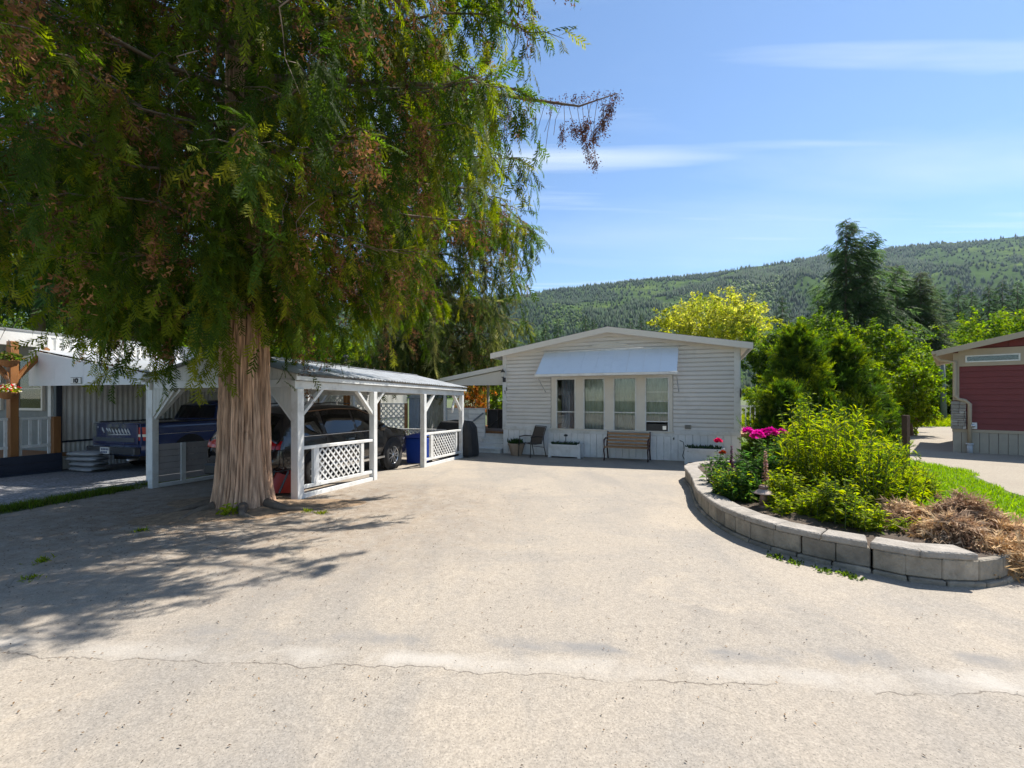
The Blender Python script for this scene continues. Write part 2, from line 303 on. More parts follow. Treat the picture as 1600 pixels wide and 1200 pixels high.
def cedar(root, H, zlo, rfun, nprim, nsec, nstr, fsize, hi, pal, brown=.1, zhi=None, seed=5, limb_r=.05):
    """drooping western red cedar: limbs, hanging curtains of sprays, brown seed cones"""
    g = np.random.default_rng(seed); limbs = MB(); pos, dr, nm, sz, colr = [], [], [], [], []; bp, bd, bs = [], [], []
    def spray(c, d, n_, s_, t_): pos.append(c); dr.append(d); nm.append(n_); sz.append(s_); colr.append(t_)
    for i in range(nprim):
        zb = zlo + (H*.96 - zlo)*(i/nprim)**1.3 + g.uniform(-.2, .2); az = i*2.39996 + g.uniform(-.4, .4)
        Lb = rfun(az, zb)*g.uniform(.70, 1.06)
        if Lb < .25: continue
        out = np.array([math.cos(az), math.sin(az), 0]); sid = np.array([-math.sin(az), math.cos(az), 0]); wob = g.uniform(-.16, .16); up = g.uniform(.02, .22)
        def path(s): return np.array([0, 0, zb + .5]) + out*Lb*s + sid*(wob*Lb*s*s + .05*Lb*math.sin(s*7 + i)) + np.array([0, 0, Lb*(up*s - .55*s*s + .30*s**3 + .02*math.sin(s*11 + i*2))])
        ss = (0, .12, .25, .4, .55, .7, .85, 1); limbs.tube([path(s) for s in ss], [limb_r*(1 - .92*s)*(.45 + Lb/7) for s in ss], 5, False)
        hi_up = zb >= (zhi or 99); dens = .62 if hi_up else 1; ups = 1.55 if hi_up else 1
        ns = max(3, int(nsec*Lb/4.5*dens))
        for k in range(ns):
            s = .12 + .88*((k + g.random())/ns)**.85; p0 = path(s); sg = 1 if k % 2 else -1
            a2 = R(g.uniform(25, 75)); d2 = out*math.cos(a2) + sid*sg*math.sin(a2); l2 = (1.1 - .6*s)*g.uniform(.45, 1.15)*min(1, Lb/3.5)
            if k >= ns - 2: d2 = unit(out + sid*g.normal(0, .3))
            c2 = lambda t: p0 + d2*l2*t + np.array([0, 0, -.42*l2*t*t])
            limbs.tube([p0, c2(.5), c2(1)], [.011, .008, .003], 3, False)
            tone0 = g.random(); isb2 = g.random() < brown
            for q in range(nstr):
                t = (q + g.random())/nstr; c0 = c2(t); hang = g.choice([.12, .3, .55, .95], p=[.3, .36, .24, .10])*g.uniform(.7, 1.25)*(1.2 if hi else 1.5)
                nf = max(2, int(hang/(.085*fsize*ups))); isb = (g.random() < .8) if isb2 else (g.random() < .03)
                tone = np.clip(tone0 + g.normal(0, .30), 0, .999); away = unit(d2 + out*.6 + g.normal(0, .5, 3)*[1, 1, .2])
                for f in range(nf):
                    h = hang*(f + g.random())/nf; c = c0 + np.array([0, 0, .03 - h]) + g.normal(0, .045, 3)*fsize
                    fd = away*g.uniform(.15, .8) + g.normal(0, .38, 3)*[1, 1, .3] + np.array([0, 0, -g.uniform(.6, 1.6)])
                    if isb and g.random() < .75: bp.append(c); bd.append(fd); bs.append(g.uniform(.16, .30)*fsize)
                    else: spray(c, fd, away + g.normal(0, .5, 3), ups*fsize*g.uniform(.20, .38), tone)
                if g.random() < .7: spray(c0, d2*.8 + g.normal(0, .35, 3) + np.array([0, 0, -.1]), np.array([0, 0, 1]) + g.normal(0, .4, 3), ups*fsize*g.uniform(.24, .42), tone)
    pos, dr, nm, sz, colr = map(np.array, (pos, dr, nm, sz, colr)); pal = np.array(pal)
    tt = np.clip(pal[np.minimum((colr*len(pal)).astype(int), len(pal) - 1)]*(1 + g.normal(0, .2, (len(pos), 1))), .006, 1)
    sel = g.integers(0, 3, len(pos)) + (3*(pos[:, 2] > zhi) if hi else 3); TP = FT[:3] + FT_LO
    V, Fc, C = merge([place(*TP[s], pos[sel == s], dr[sel == s], nm[sel == s], sz[sel == s], tt[sel == s]) for s in range(6) if np.any(sel == s)])
    tag(limbs.obj('limb', M['twig'], root), kind='stuff')
    cr = tris('crown', V, Fc, M['leaf'], C, root)
    if bp:
        bp, bd, bs = map(np.array, (bp, bd, bs)); bc = tints(len(bp), [(.21, .10, .045), (.28, .14, .065), (.14, .07, .035)], var=.3)
        V, Fc, C = place(*CL, bp, bd, g.normal(0, 1, (len(bp), 3)), bs, bc); tris('seed_cones', V, Fc, M['dry'], C, root)
    return cr
def leafy(root, c, rad, n, size, pal, nclump=26, seed=1, trunk=None, tm=None, flat=.9, dense=.5):
    """broadleaf crown: limbs, uneven clumps, ragged sprays of leaves in each clump"""
    g = np.random.default_rng(seed); c = np.array(c, float); rad = np.array(rad, float)
    d = unit(g.normal(0, 1, (nclump, 3))); k = g.uniform(.25, 1.05, (nclump, 1))**.6
    cc = c + d*rad*k*.86; cr_ = g.uniform(.16, .40, nclump)*rad.mean()
    nsub = 12; e = unit(g.normal(0, 1, (nclump*nsub, 3))); e[:, 2] = np.where(g.random(nclump*nsub) < .6, np.abs(e[:, 2]), e[:, 2])
    own = np.repeat(np.arange(nclump), nsub); sc = cc[own] + e*(cr_[own]*g.uniform(.6, 1.25, nclump*nsub))[:, None]*[1.1, 1.1, flat]
    idx = g.choice(nclump*nsub, n, p=cr_[own]**2/np.sum(cr_[own]**2)); w = g.random(n)
    ax = unit(e + g.normal(0, .5, e.shape) + [0, 0, -.15])[idx]; ln = cr_[own[idx]]*.75
    p = sc[idx] + ax*((w - .4)*ln)[:, None] + g.normal(0, 1, (n, 3))*(ln*.17*(1.2 - w))[:, None]
    dd = ax*.7 + g.normal(0, .6, (n, 3)) + [0, 0, -.25]; nn = e[idx] + g.normal(0, .5, (n, 3)) + [0, 0, .6]
    tone = g.integers(0, len(pal), nclump*nsub)[idx]; pal = np.array(pal); tt = np.clip(pal[np.where(g.random(n) < .6, tone, g.integers(0, len(pal), n))]*(1 + g.normal(0, .2, (n, 1))), .005, 1)
    V, Fc, C = place(*tri_template(), p, dd, nn, size*g.uniform(.5, 1.3, n), tt)
    o = tris('crown', V, Fc, M['leaf'], C, root)
    m = MB(); b = np.array(trunk if trunk is not None else (c[0], c[1], 0.)); tr = tm or .028*rad[2]*2
    top = c + [0, 0, rad[2]*.35]; m.tube([b - [0, 0, .2], b*.6 + c*.4 + g.normal(0, .04*rad[0], 3)*[1, 1, 0], top], [tr, tr*.7, tr*.15], 8)
    m.obj('trunk', M['trunk'], root)
    m = MB()
    for i in range(min(nclump, 14)):
        s = b*.5 + c*.5; m.tube([s*(1 - .1) + c*.1, (s + cc[i])/2 + [0, 0, -.06*rad[2]], cc[i]], [tr*.4, tr*.25, tr*.06], 5, False)
    m.obj('limb', M['trunk'], root); return o
def conifer(root, H, rb, n, pal, seed=1, z0=.08, ragged=.25, droop=.35, size=1.0, tr=None, asym=None, per=26):
    g = np.random.default_rng(seed); nb = max(14, int(n/per)); pos, dr, nm, sz = [], [], [], []; lm = MB()
    for i in range(nb):
        f = (i + g.random())/nb; z = H*(z0 + (1 - z0)*f); az = i*2.39996 + g.uniform(-.5, .5)
        Lb = rb*(1 - (z/H))**.68*g.uniform(1 - ragged*1.5, 1 + ragged*.45) + .03*rb
        if asym: Lb *= 1 + asym[1]*math.cos(az - asym[0])
        out = np.array([math.cos(az), math.sin(az), 0]); sid = np.array([-math.sin(az), math.cos(az), 0]); b0 = np.array([0, 0, z])
        def pth(s): return b0 + out*Lb*s + np.array([0, 0, Lb*(-droop*s + .30*s*s*(1 + f))])
        lm.tube([pth(0), pth(.5), pth(.95)], [.008*rb + .012, .006*rb, .005], 3, False)
        k = int(per*(.35 + .9*Lb/rb)) + 3; tn = g.random()
        for q in range(k):
            s = (q + g.random())/k*.95 + .08; sg = g.choice([-1, 1]); wd = Lb*.22*(1 - s)*g.random()
            pos.append(pth(s) + sid*sg*wd + np.array([0, 0, -g.random()*.05*rb])); dr.append(out*g.uniform(.5, 1) + sid*sg*g.uniform(.2, .9) + np.array([0, 0, g.uniform(-.5, .1)])); nm.append(np.array([0, 0, 1]) + g.normal(0, .35, 3)); sz.append(rb*size*g.uniform(.17, .30)*(1.15 - .4*s)*min(1, .28 + 1.1*Lb/rb))
    pos, dr, nm, sz = map(np.array, (pos, dr, nm, sz)); sel = g.integers(0, 3, len(pos)); tt = tints(len(pos), pal)
    V, Fc, C = merge([place(*FT_MIN[s], pos[sel == s], dr[sel == s], nm[sel == s], sz[sel == s]*1.5, tt[sel == s]) for s in range(3)])
    tris('crown', V, Fc, M['leaf'], C, root); tag(lm.obj('limb', M['twig'], root), kind='stuff')
    m = MB(); t = tr or H*.012; m.tube([(0, 0, -.3), (0, 0, H*.5), (0, 0, H*.98)], [t, t*.6, .02], 8); m.obj('trunk', M['trunk'], root)
def small_conifer(root, H, rb, n, pal, seed=1, lumps=7, size=.16):      # a shaggy pyramid: upright tufts of sprays
    g = np.random.default_rng(seed); nt = n//22; f = g.random(nt)**.8; az = g.uniform(0, 2*np.pi, nt)
    rr = rb*np.clip((1 - f)**.72*(.6 + .4*np.minimum(1, f*4 + .4)), .02, 1)*g.uniform(.50, 1.12, nt)
    tc_ = np.stack([rr*np.cos(az), rr*np.sin(az), f*H*.94], -1); out = np.stack([np.cos(az), np.sin(az), 0*az], -1); tl = (.10 + .13*g.random(nt))*H**.5*(1.1 - .5*f)
    idx = np.repeat(np.arange(nt), 22); n = len(idx); ax = unit(out*g.uniform(.3, 1.0, (nt, 1)) + [0, 0, .75] + g.normal(0, .25, (nt, 3)))[idx]; w = g.random(n)
    p = tc_[idx] + ax*((w - .25)*tl[idx]*1.5)[:, None] + g.normal(0, 1, (n, 3))*(tl[idx]*.34*(1.1 - w))[:, None]
    d = ax + g.normal(0, .45, (n, 3)); nmv = out[idx] + g.normal(0, .6, (n, 3)); pal = np.array(pal)
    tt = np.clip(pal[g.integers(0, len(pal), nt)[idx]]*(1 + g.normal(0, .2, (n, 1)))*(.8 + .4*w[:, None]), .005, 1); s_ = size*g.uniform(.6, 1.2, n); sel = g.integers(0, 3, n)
    V, Fc, C = merge([place(*FT_MIN[s], p[sel == s], d[sel == s], nmv[sel == s], s_[sel == s], tt[sel == s]) for s in range(3)])
    tris('crown', V, Fc, M['leaf'], C, root); m = MB(); m.tube([(0, 0, -.2), (0, 0, H*.5), (0, 0, H*.9)], [rb*.09, rb*.05, .01], 7); m.obj('trunk', M['trunk'], root)
# ------------------------------------------------------------------ the setting: ground sheets, hills
def sheet(name, rows, dz, m, nx=6, step=.5, kind='structure'):
    ys = [r[0] for r in rows]; yy = [y for y in (6.0, 20.0) if ys[0] < y < ys[-1]] + ys
    y = ys[0]
    while y < min(ys[-1], 40): yy.append(y); y += step
    yy = sorted(set(round(v, 4) for v in yy)); xl = np.interp(yy, ys, [r[1] for r in rows]); xr = np.interp(yy, ys, [r[2] for r in rows])
    V = []; Fc = []
    for j, y in enumerate(yy):
        for i in range(nx + 1): V.append((xl[j] + (xr[j] - xl[j])*i/nx, y, gz(0, y) + dz))
    for j in range(len(yy) - 1):
        for i in range(nx): a = j*(nx + 1) + i; Fc.append((a, a + 1, a + nx + 2, a + nx + 1))
    me = bpy.data.meshes.new(name); me.from_pydata(V, [], Fc); me.materials.append(m)
    return tag(O(name, me), kind=kind)
def asphalt_material():
    m = bpy.data.materials.new('worn_asphalt'); m.use_nodes = True; n = m.node_tree.nodes; l = m.node_tree.links; b = n['Principled BSDF']
    b.inputs['Roughness'].default_value = .9; b.inputs['Specular IOR Level'].default_value = .25
    g = n.new('ShaderNodeNewGeometry'); pos = g.outputs['Position']
    def noise(sc, det=5, ro=.6, dist=0, vec=pos):
        t = n.new('ShaderNodeTexNoise'); t.inputs['Scale'].default_value = sc; t.inputs['Detail'].default_value = det; t.inputs['Roughness'].default_value = ro; t.inputs['Distortion'].default_value = dist; l.new(vec, t.inputs['Vector']); return t.outputs[0]
    def ramp(src, a, c0, b_, c1):
        r = n.new('ShaderNodeValToRGB'); e = r.color_ramp.elements; e[0].position = a; e[1].position = b_
        e[0].color = (*c0, 1) if hasattr(c0, '__len__') else (c0,)*3 + (1,); e[1].color = (*c1, 1) if hasattr(c1, '__len__') else (c1,)*3 + (1,); l.new(src, r.inputs[0]); return r.outputs[0]
    def mix(f, a, c, bl='MIX'):
        x = n.new('ShaderNodeMixRGB'); x.blend_type = bl
        if hasattr(f, 'links'): l.new(f, x.inputs[0])
        else: x.inputs[0].default_value = f
        for k, s in ((1, a), (2, c)):
            if hasattr(s, 'links'): l.new(s, x.inputs[k])
            else: x.inputs[k].default_value = (*s, 1)
        return x.outputs[0]
    def mth(op, a, c=None):
        x = n.new('ShaderNodeMath'); x.operation = op
        for k, s in ((0, a), (1, c)):
            if s is None: continue
            if hasattr(s, 'links'): l.new(s, x.inputs[k])
            else: x.inputs[k].default_value = s
        return x.outputs[0]
    col = ramp(noise(.5, 6, .65, .9), .36, (.285, .255, .218), .64, (.35, .302, .243))
    col = mix(ramp(noise(1.5, 8, .7, .7), .53, 0, .74, .7), col, (.255, .235, .21))       # worn grey patches
    col = mix(ramp(noise(.8, 8, .72, 1.4), .54, 0, .72, .6), col, (.42, .355, .275))            # pale dusty patches
    col = mix(ramp(noise(2.6, 8, .75, .5), .66, 0, .78, .55), col, (.33, .21, .11))           # rusty leaf stains
    st = n.new('ShaderNodeMapping'); st.inputs['Scale'].default_value = (1.1, .26, 1); st.inputs['Rotation'].default_value = (0, 0, R(14)); l.new(pos, st.inputs[0])
    col = mix(ramp(noise(1.0, 7, .6, .5, st.outputs[0]), .50, 0, .66, .5), col, (.225, .21, .19))      # wheel-worn streaks along the drive
    col = mix(ramp(noise(.9, 3, .5, .3), .66, 0, .74, .55), col, (.17, .155, .14))                     # old oil spots
    sp = noise(75, 6, .8); col = mix(1, col, ramp(sp, .3, .62, .68, 1.30), 'MULTIPLY'); col = mix(1, col, ramp(noise(17, 7, .75), .32, .88, .66, 1.10), 'MULTIPLY')
    vo = n.new('ShaderNodeTexVoronoi'); vo.inputs['Scale'].default_value = 60; l.new(pos, vo.inputs['Vector'])
    col = mix(ramp(vo.outputs['Distance'], .13, .7, .22, 0), col, (.10, .09, .08))            # dark stones in the binder
    sep = n.new('ShaderNodeSeparateXYZ'); l.new(pos, sep.inputs[0])
    # the seam where the drive meets the road, and cracks off it
    wig = mth('MULTIPLY', mth('SUBTRACT', noise(1.6, 6, .6), .5), .38)
    line = mth('ADD', mth('ADD', sep.outputs[1], mth('MULTIPLY', sep.outputs[0], .065)), wig)
    d1 = mth('ABSOLUTE', mth('SUBTRACT', line, 2.79)); f1 = ramp(d1, .002, .7, .008, 0)
    f1 = mth('MULTIPLY', f1, ramp(noise(1.3, 5, .7), .42, 0, .5, 1)); 
    band = ramp(mth('ABSOLUTE', mth('SUBTRACT', line, 2.90)), .04, .62, .13, 0); band = mth('MULTIPLY', band, ramp(noise(.7, 4, .6, .8), .4, 0, .6, 1))
    col = mix(band, col, (.44, .41, .37))
    d2 = mth('ABSOLUTE', mth('SUBTRACT', line, 3.12)); band2 = mth('MULTIPLY', ramp(d2, .03, .8, .13, 0), ramp(noise(.9, 4, .6, .5), .5, 0, .6, 1)); col = mix(band2, col, (.19, .185, .18))
    vd = n.new('ShaderNodeMixRGB'); vd.blend_type = 'ADD'; vd.inputs[0].default_value = .35; l.new(pos, vd.inputs[1])
    nn = n.new('ShaderNodeTexNoise'); nn.inputs['Scale'].default_value = 2.2; nn.inputs['Detail'].default_value = 6; l.new(pos, nn.inputs['Vector']); l.new(nn.outputs[1], vd.inputs[2])
    vc = n.new('ShaderNodeTexVoronoi'); vc.feature = 'DISTANCE_TO_EDGE'; vc.inputs['Scale'].default_value = .62; l.new(vd.outputs[0], vc.inputs['Vector'])
    f2 = mth('MULTIPLY', ramp(vc.outputs['Distance'], .001, .6, .004, 0), ramp(noise(.45, 3, .6), .56, 0, .62, 1))
    col = mix(mth('MAXIMUM', f1, f2), col, (.11, .09, .07))
    # needle litter trodden in round the big cedar
    cx = mth('SUBTRACT', sep.outputs[0], -4.6); cy = mth('SUBTRACT', sep.outputs[1], 7.0)
    dist = mth('SQRT', mth('ADD', mth('MULTIPLY', cx, mth('MULTIPLY', cx, .6)), mth('MULTIPLY', cy, cy)))
    lit = mth('MULTIPLY', ramp(dist, .4, 1, 1, 0) if False else ramp(mth('DIVIDE', dist, 4.2), .15, .95, 1, 0), ramp(noise(5, 8, .75), .38, .1, .62, 1))
    col = mix(lit, col, (.17, .115, .07))
    l.new(col, b.inputs['Base Color'])
    bp = n.new('ShaderNodeBump'); bp.inputs['Strength'].default_value = .55; bp.inputs['Distance'].default_value = .012
    hh = mth('ADD', mth('MULTIPLY', noise(70, 5, .7), .6), noise(9, 5, .6)); hh = mth('SUBTRACT', hh, mth('MAXIMUM', f1, f2)); l.new(hh, bp.inputs['Height']); l.new(bp.outputs[0], b.inputs['Normal'])
    return m
M['asphalt'] = asphalt_material()
M['earth'] = mat('meadow_ground', (.075, .10, .03), .95, .4, 1.5, .4, 30, dirt=((.14, .11, .06), .6, .6))
M['gravel'] = mat('grey_gravel', (.23, .23, .235), .95, .75, 24, 1.0, 30, dirt=((.12, .10, .075), .6, 1.2))
M['sand'] = mat('pale_gravel', (.29, .25, .195), .95, .25, 30, .5, 60, dirt=((.25, .21, .165), .7, .7))
M['lawnbase'] = mat('lawn_soil', (.075, .12, .02), .95, .35, 6, .5, 60)
# base terrain to the horizon, rows on the two breaks of slope
sheet('ground', [(-200, -1500, 1500), (-20, -1200, 1200), (6, -1200, 1200), (20, -1200, 1200), (60, -1500, 1500), (3500, -7000, 7000)], 0, M['earth'], 24, 4)
sheet('driveway', [(-14, -30, 30), (3.7, -30, 30), (3.72, -30, 5.2), (6.2, -30, 5.0), (6.25, -9.6, 5.0), (6.7, -7.5, 5.0), (9.0, -7.25, 5.6), (10.6, -7.0, 5.8), (11.2, -6.8, 7.5), (17, -5.0, 7.5)], .004, M['asphalt'], 12, .4)
sheet('gravel_pad', [(5.6, -22, -9.4), (6.3, -20, -8.6), (6.8, -20, -7.95), (9.3, -20, -7.62), (17, -20, -5.4)], .008, M['gravel'], 8)
sheet('gravel_drive', [(7.3, 8.75, 30), (8.4, 9.2, 30), (11.4, 11.25, 32), (13.7, 11.9, 34), (16, 11.6, 36), (22, 15, 42), (31, 24, 52)], .008, M['sand'], 10)
sheet('lawn', [(3.72, 5.25, 30), (6.2, 5.02, 30), (7.28, 5.05, 30), (7.3, 5.05, 8.72), (8.4, 5.45, 9.15), (11.2, 7.55, 11.15), (13.7, 7.55, 11.8), (16, 7.6, 11.5), (22, 8, 14.9), (31, 8, 23.8)], .012, M['lawnbase'], 10)
# ---- hills: a long wooded ridge about two kilometres off
HP = [-6000, -2600, -1200, -300, 300, 600, 845, 900, 1000, 1100, 1200, 1290, 1400, 1500, 1600, 1900, 2500, 3600, 7000]
HY = [560, 540, 520, 500, 492, 475, 456, 449, 439, 428, 413, 398, 388, 378, 369, 352, 345, 380, 450]
RD = 2000.0
def hill_z(px, d):
    ridge = (YH - np.interp(px, HP, HY))*RD/F
    t = np.clip((d - 620)/(RD - 620), 0, 1); s = t**1.12
    big = (fbm(px*.006 + 40, d*.0022 + 9, 71, 4) - .47)*.34*np.sin(np.pi*np.clip(t, 0, 1))
    small = (fbm(px*.03, d*.004, 77, 3) - .44)*18*np.clip(t*6, 0, 1)
    dn = np.clip((d - RD)/1400, 0, 1)
    return -1 + ridge*(s + big)*(1 - .55*dn) + small
pxs = np.linspace(-6000, 7000, 420); ds = np.concatenate([np.linspace(600, 2000, 70), np.linspace(2040, 3300, 10)])
PXg, Dg = np.meshgrid(pxs, ds); Zg = hill_z(PXg, Dg); Xg = (PXg - 800)/F*Dg
V = np.stack([Xg, Dg, Zg], -1).reshape(-1, 3); w = len(pxs)
i, j = np.meshgrid(np.arange(len(ds) - 1), np.arange(w - 1), indexing='ij'); i = i.ravel(); j = j.ravel()
M['hill'] = mat('forest_floor', (.05, .085, .02), 1.0, .4, .02, 0, spec=0, dirt=((.15, .20, .035), .9, .005))
hl = tris('hills', V, np.stack([i*w + j, i*w + j + 1, (i + 1)*w + j + 1, (i + 1)*w + j], -1), M['hill'], None, None, True); tag(hl, kind='structure')
n = 54000; fpx = np.where(rng.random(n) < .75, np.clip(rng.normal(1200, 330, n), 500, 2000) + rng.uniform(-60, 60, n), rng.uniform(-1200, 3200, n)); fd = rng.uniform(0, 1, n)**.8*1400 + 640
clear = fbm(fpx*.010, fd*.004, 90, 4); keep = (clear < .51) | (rng.random(n) < .15); fpx, fd = fpx[keep], fd[keep]; n = len(fpx)
fz = hill_z(fpx, fd) - 1.5; broad_ = (fbm(fpx*.016 + 5, fd*.005, 31, 3) + .10*(1300 - fd)/700 > .52) & (rng.random(n) < .7)
fh = np.where(broad_, rng.uniform(7, 12, n), rng.uniform(10, 19, n)); fr = np.where(broad_, fh*.52, fh*.23)
K = 4; ang = np.linspace(0, 2*np.pi, K, endpoint=False)[None] + rng.uniform(0, 6, (n, 1)); c0 = np.stack([(fpx - 800)/F*fd, fd, fz], -1)
rz1 = c0[:, 2] + np.where(broad_, fh*.5, fh*.10)
r1 = np.stack([c0[:, None, 0] + fr[:, None]*np.cos(ang), c0[:, None, 1] + fr[:, None]*np.sin(ang), np.repeat(rz1[:, None], K, 1)], -1)
tp = (c0 + np.stack([0*fh, 0*fh, fh], -1))[:, None]; VV = np.concatenate([r1, tp, c0[:, None]], 1); kk = K + 2; fc = []
for a in range(K): b = (a + 1) % K; fc += [(a, b, K), (b, a, K + 1)]
FF = (np.array(fc)[None] + (np.arange(n)*kk)[:, None, None]).reshape(-1, 3)
tt = np.where(broad_[:, None], tints(n, [(.10, .16, .024), (.13, .19, .03), (.075, .13, .022)]), tints(n, [(.032, .066, .022), (.044, .085, .026), (.026, .055, .02)]))
fo = tris('hillside_forest', VV.reshape(-1, 3), FF, M['leaf'], np.repeat(tt, kk, 0)); tag(fo, 'dense conifer forest covering the long hillside', 'forest', kind='stuff')
# ------------------------------------------------------------------ frames: a corner and a heading on the lot
class Frame:
    def __init__(s, x, y, deg): s.x, s.y, s.a = x, y, R(deg); s.e = (math.cos(s.a), math.sin(s.a)); s.n = (-math.sin(s.a), math.cos(s.a))
    def on(s, px, py, v=0.0):               # pixel on the upright plane at depth v: (u, z)
        k = (px - 800)/F; t = (v + s.x*s.n[0] + s.y*s.n[1])/(k*s.n[0] + s.n[1])
        return (k*t - s.x)*s.e[0] + (t - s.y)*s.e[1], CH + (YH - py)/F*t
    def w(s, u, v): return (s.x + u*s.e[0] + v*s.n[0], s.y + u*s.e[1] + v*s.n[1])
# ------------------------------------------------------------------ the grey manufactured home
HF = Frame(-.29, 15.6, -22.8); HWD, HLEN = 7.24, 15.0
home = T('manufactured_home', 'grey vinyl sided manufactured home with low gable, blue awning and four tall windows', 'house', (HF.x, HF.y, 0), HF.a)
ZB, ZE, SL = .63, 3.22, .171               # belt, eave edge, roof pitch
rooftop = lambda u: ZE + SL*(min(u, HWD - u) + .3)
W0, W1 = HF.on(862, 600)[0], HF.on(1051, 600)[0]; WZ0, WZ1 = .64, HF.on(950, 588)[1] + .02
wall = MB(); t0, t1 = .02, .16
for (a, b, z0, z1) in ((0, W0, -.2, 3.15), (W1, HWD, -.2, 3.15), (W0, W1, -.2, WZ0), (W0, W1, WZ1, 3.15)): wall.box(a, b, t0, t1, z0, z1)
wall.prism([(0, 3.15), (HWD, 3.15), (HWD, 3.16), (HWD/2, 3.16 + SL*HWD/2), (0, 3.16)], 'y', t0, t1)
wall.box(.02, .16, t1, HLEN, -.2, 3.15); wall.box(HWD - .16, HWD - .02, t1, HLEN, -.2, 3.15); wall.box(0, HWD, HLEN, HLEN + .14, -.2, 3.15)
wall.prism([(0, 3.15), (HWD, 3.15), (HWD/2, 3.16 + SL*HWD/2)], 'y', HLEN, HLEN + .14)
wall_o = wall.obj('wall', M['siding'], home)
fl = MB(); fl.box(.17, HWD - .17, t1 + .02, HLEN - .02, .40, .52); fl.obj('room_floor', M['wood'], home)
# siding panels: two laps each, butted on the windows and trimmed under the rake
def lap_panel(parent, zlo, ztop, lim, name='siding_board'):
    m = MB(); h = (ztop - zlo)/2
    for q in range(2):
        z0, z1 = zlo + q*h, zlo + (q + 1)*h - .004
        a0, b0 = lim(z0); a1, b1 = lim(z1)
        if b0 - a0 < .08: continue
        if b1 - a1 < .02: a1 = b1 = (a0 + b0)/2
        zm = z0 + (z1 - z0)*.66; am, bm2 = (a0 + (a1 - a0)*.66, b0 + (b1 - b0)*.66)
        vs = [(a0, -.040, z0), (b0, -.040, z0), (b0, .012, z0), (a0, .012, z0), (a1, -.004, z1), (b1, -.004, z1), (b1, .012, z1), (a1, .012, z1), (am, -.034, zm), (bm2, -.034, zm)]
        m.add(vs, [(0, 1, 9, 8), (8, 9, 5, 4), (3, 2, 1, 0), (4, 5, 6, 7), (0, 8, 4, 7, 3), (1, 2, 6, 5, 9)])
    if m.v: m.obj(name, M['siding'], parent)
rk = lambda z: max(.05, (z - 3.16)/SL + .05)
PH = .25; k = 0; z = ZB + .12
while z < 3.75:
    zt = z + PH; rl = lambda q: (rk(q), HWD - rk(q))
    if z < WZ1 - .03:
        lap_panel(wall_o, z, min(zt, 9), lambda q: (rl(q)[0] + .04, W0 - .02)); lap_panel(wall_o, z, zt, lambda q: (W1 + .02, rl(q)[1] - .04))
    else: lap_panel(wall_o, z, zt, lambda q: (rl(q)[0] + .04, rl(q)[1] - .04))
    z = zt
for k in range(9):                          # right-hand long wall
    m = MB()
    for q in range(2):
        z0 = ZB + .12 + (k*2 + q)*.125; m.add([(HWD + .02, .12, z0), (HWD + .02, HLEN, z0), (HWD + .003, HLEN, z0 + .121), (HWD + .003, .12, z0 + .121), (HWD - .015, .12, z0), (HWD - .015, HLEN, z0), (HWD - .015, HLEN, z0 + .121), (HWD - .015, .12, z0 + .121)], [(0, 1, 2, 3), (4, 7, 6, 5), (0, 4, 5, 1), (3, 2, 6, 7), (0, 3, 7, 4), (1, 5, 6, 2)])
    m.obj('siding_board', mat('white_vinyl', (.68, .68, .67), .5, .05) if k == 0 else bpy.data.materials['white_vinyl'], wall_o)
# skirting planks
nsk = 36; wd = HWD/nsk
sk = MB(); sk.box(.006, wd - .006, -.035, .018, -.24, ZB + .02); skm = sk.mesh('skirting_plank', M['skirt'], .006)
skw = MB(); skw.box(0, HWD, -.006, .018, -.25, ZB).obj('skirting', M['skirt'], home); skp = bpy.data.objects['skirting']
for i in range(nsk): o = O('skirting_plank', skm, skp, (i*wd, random.uniform(-.003, .003), random.uniform(-.006, .006)))
sk2 = MB(); sk2.box(-.035, .02, .008, .392, -.24, ZB + .02); skm2 = sk2.mesh('skirting_plank', M['skirt'], .006)
for i in range(30): O('skirting_plank', skm2, skp, (HWD + .036, .1 + i*.4, 0))
tr = MB(); tr.box(-.02, W0 - .03, -.052, .01, ZB, ZB + .13); tr.box(W1 + .03, HWD + .02, -.052, .01, ZB, ZB + .13); tr.box(W0 - .028, W1 + .028, -.052, .01, ZB - .06, ZB + .045); tr.obj('belt_trim', M['white'], home, bev=.006)
for u in (-.02, HWD - .13): m = MB(); m.box(u, u + .15, -.045, .13, ZB + .132, 3.17 if u < 1 else 3.17); m.obj('corner_post', M['white'], home, bev=.006)
m = MB(); m.box(HWD + .022, HWD + .05, .13, .30, -.2, 3.1); m.obj('corner_post', M['white'], home)
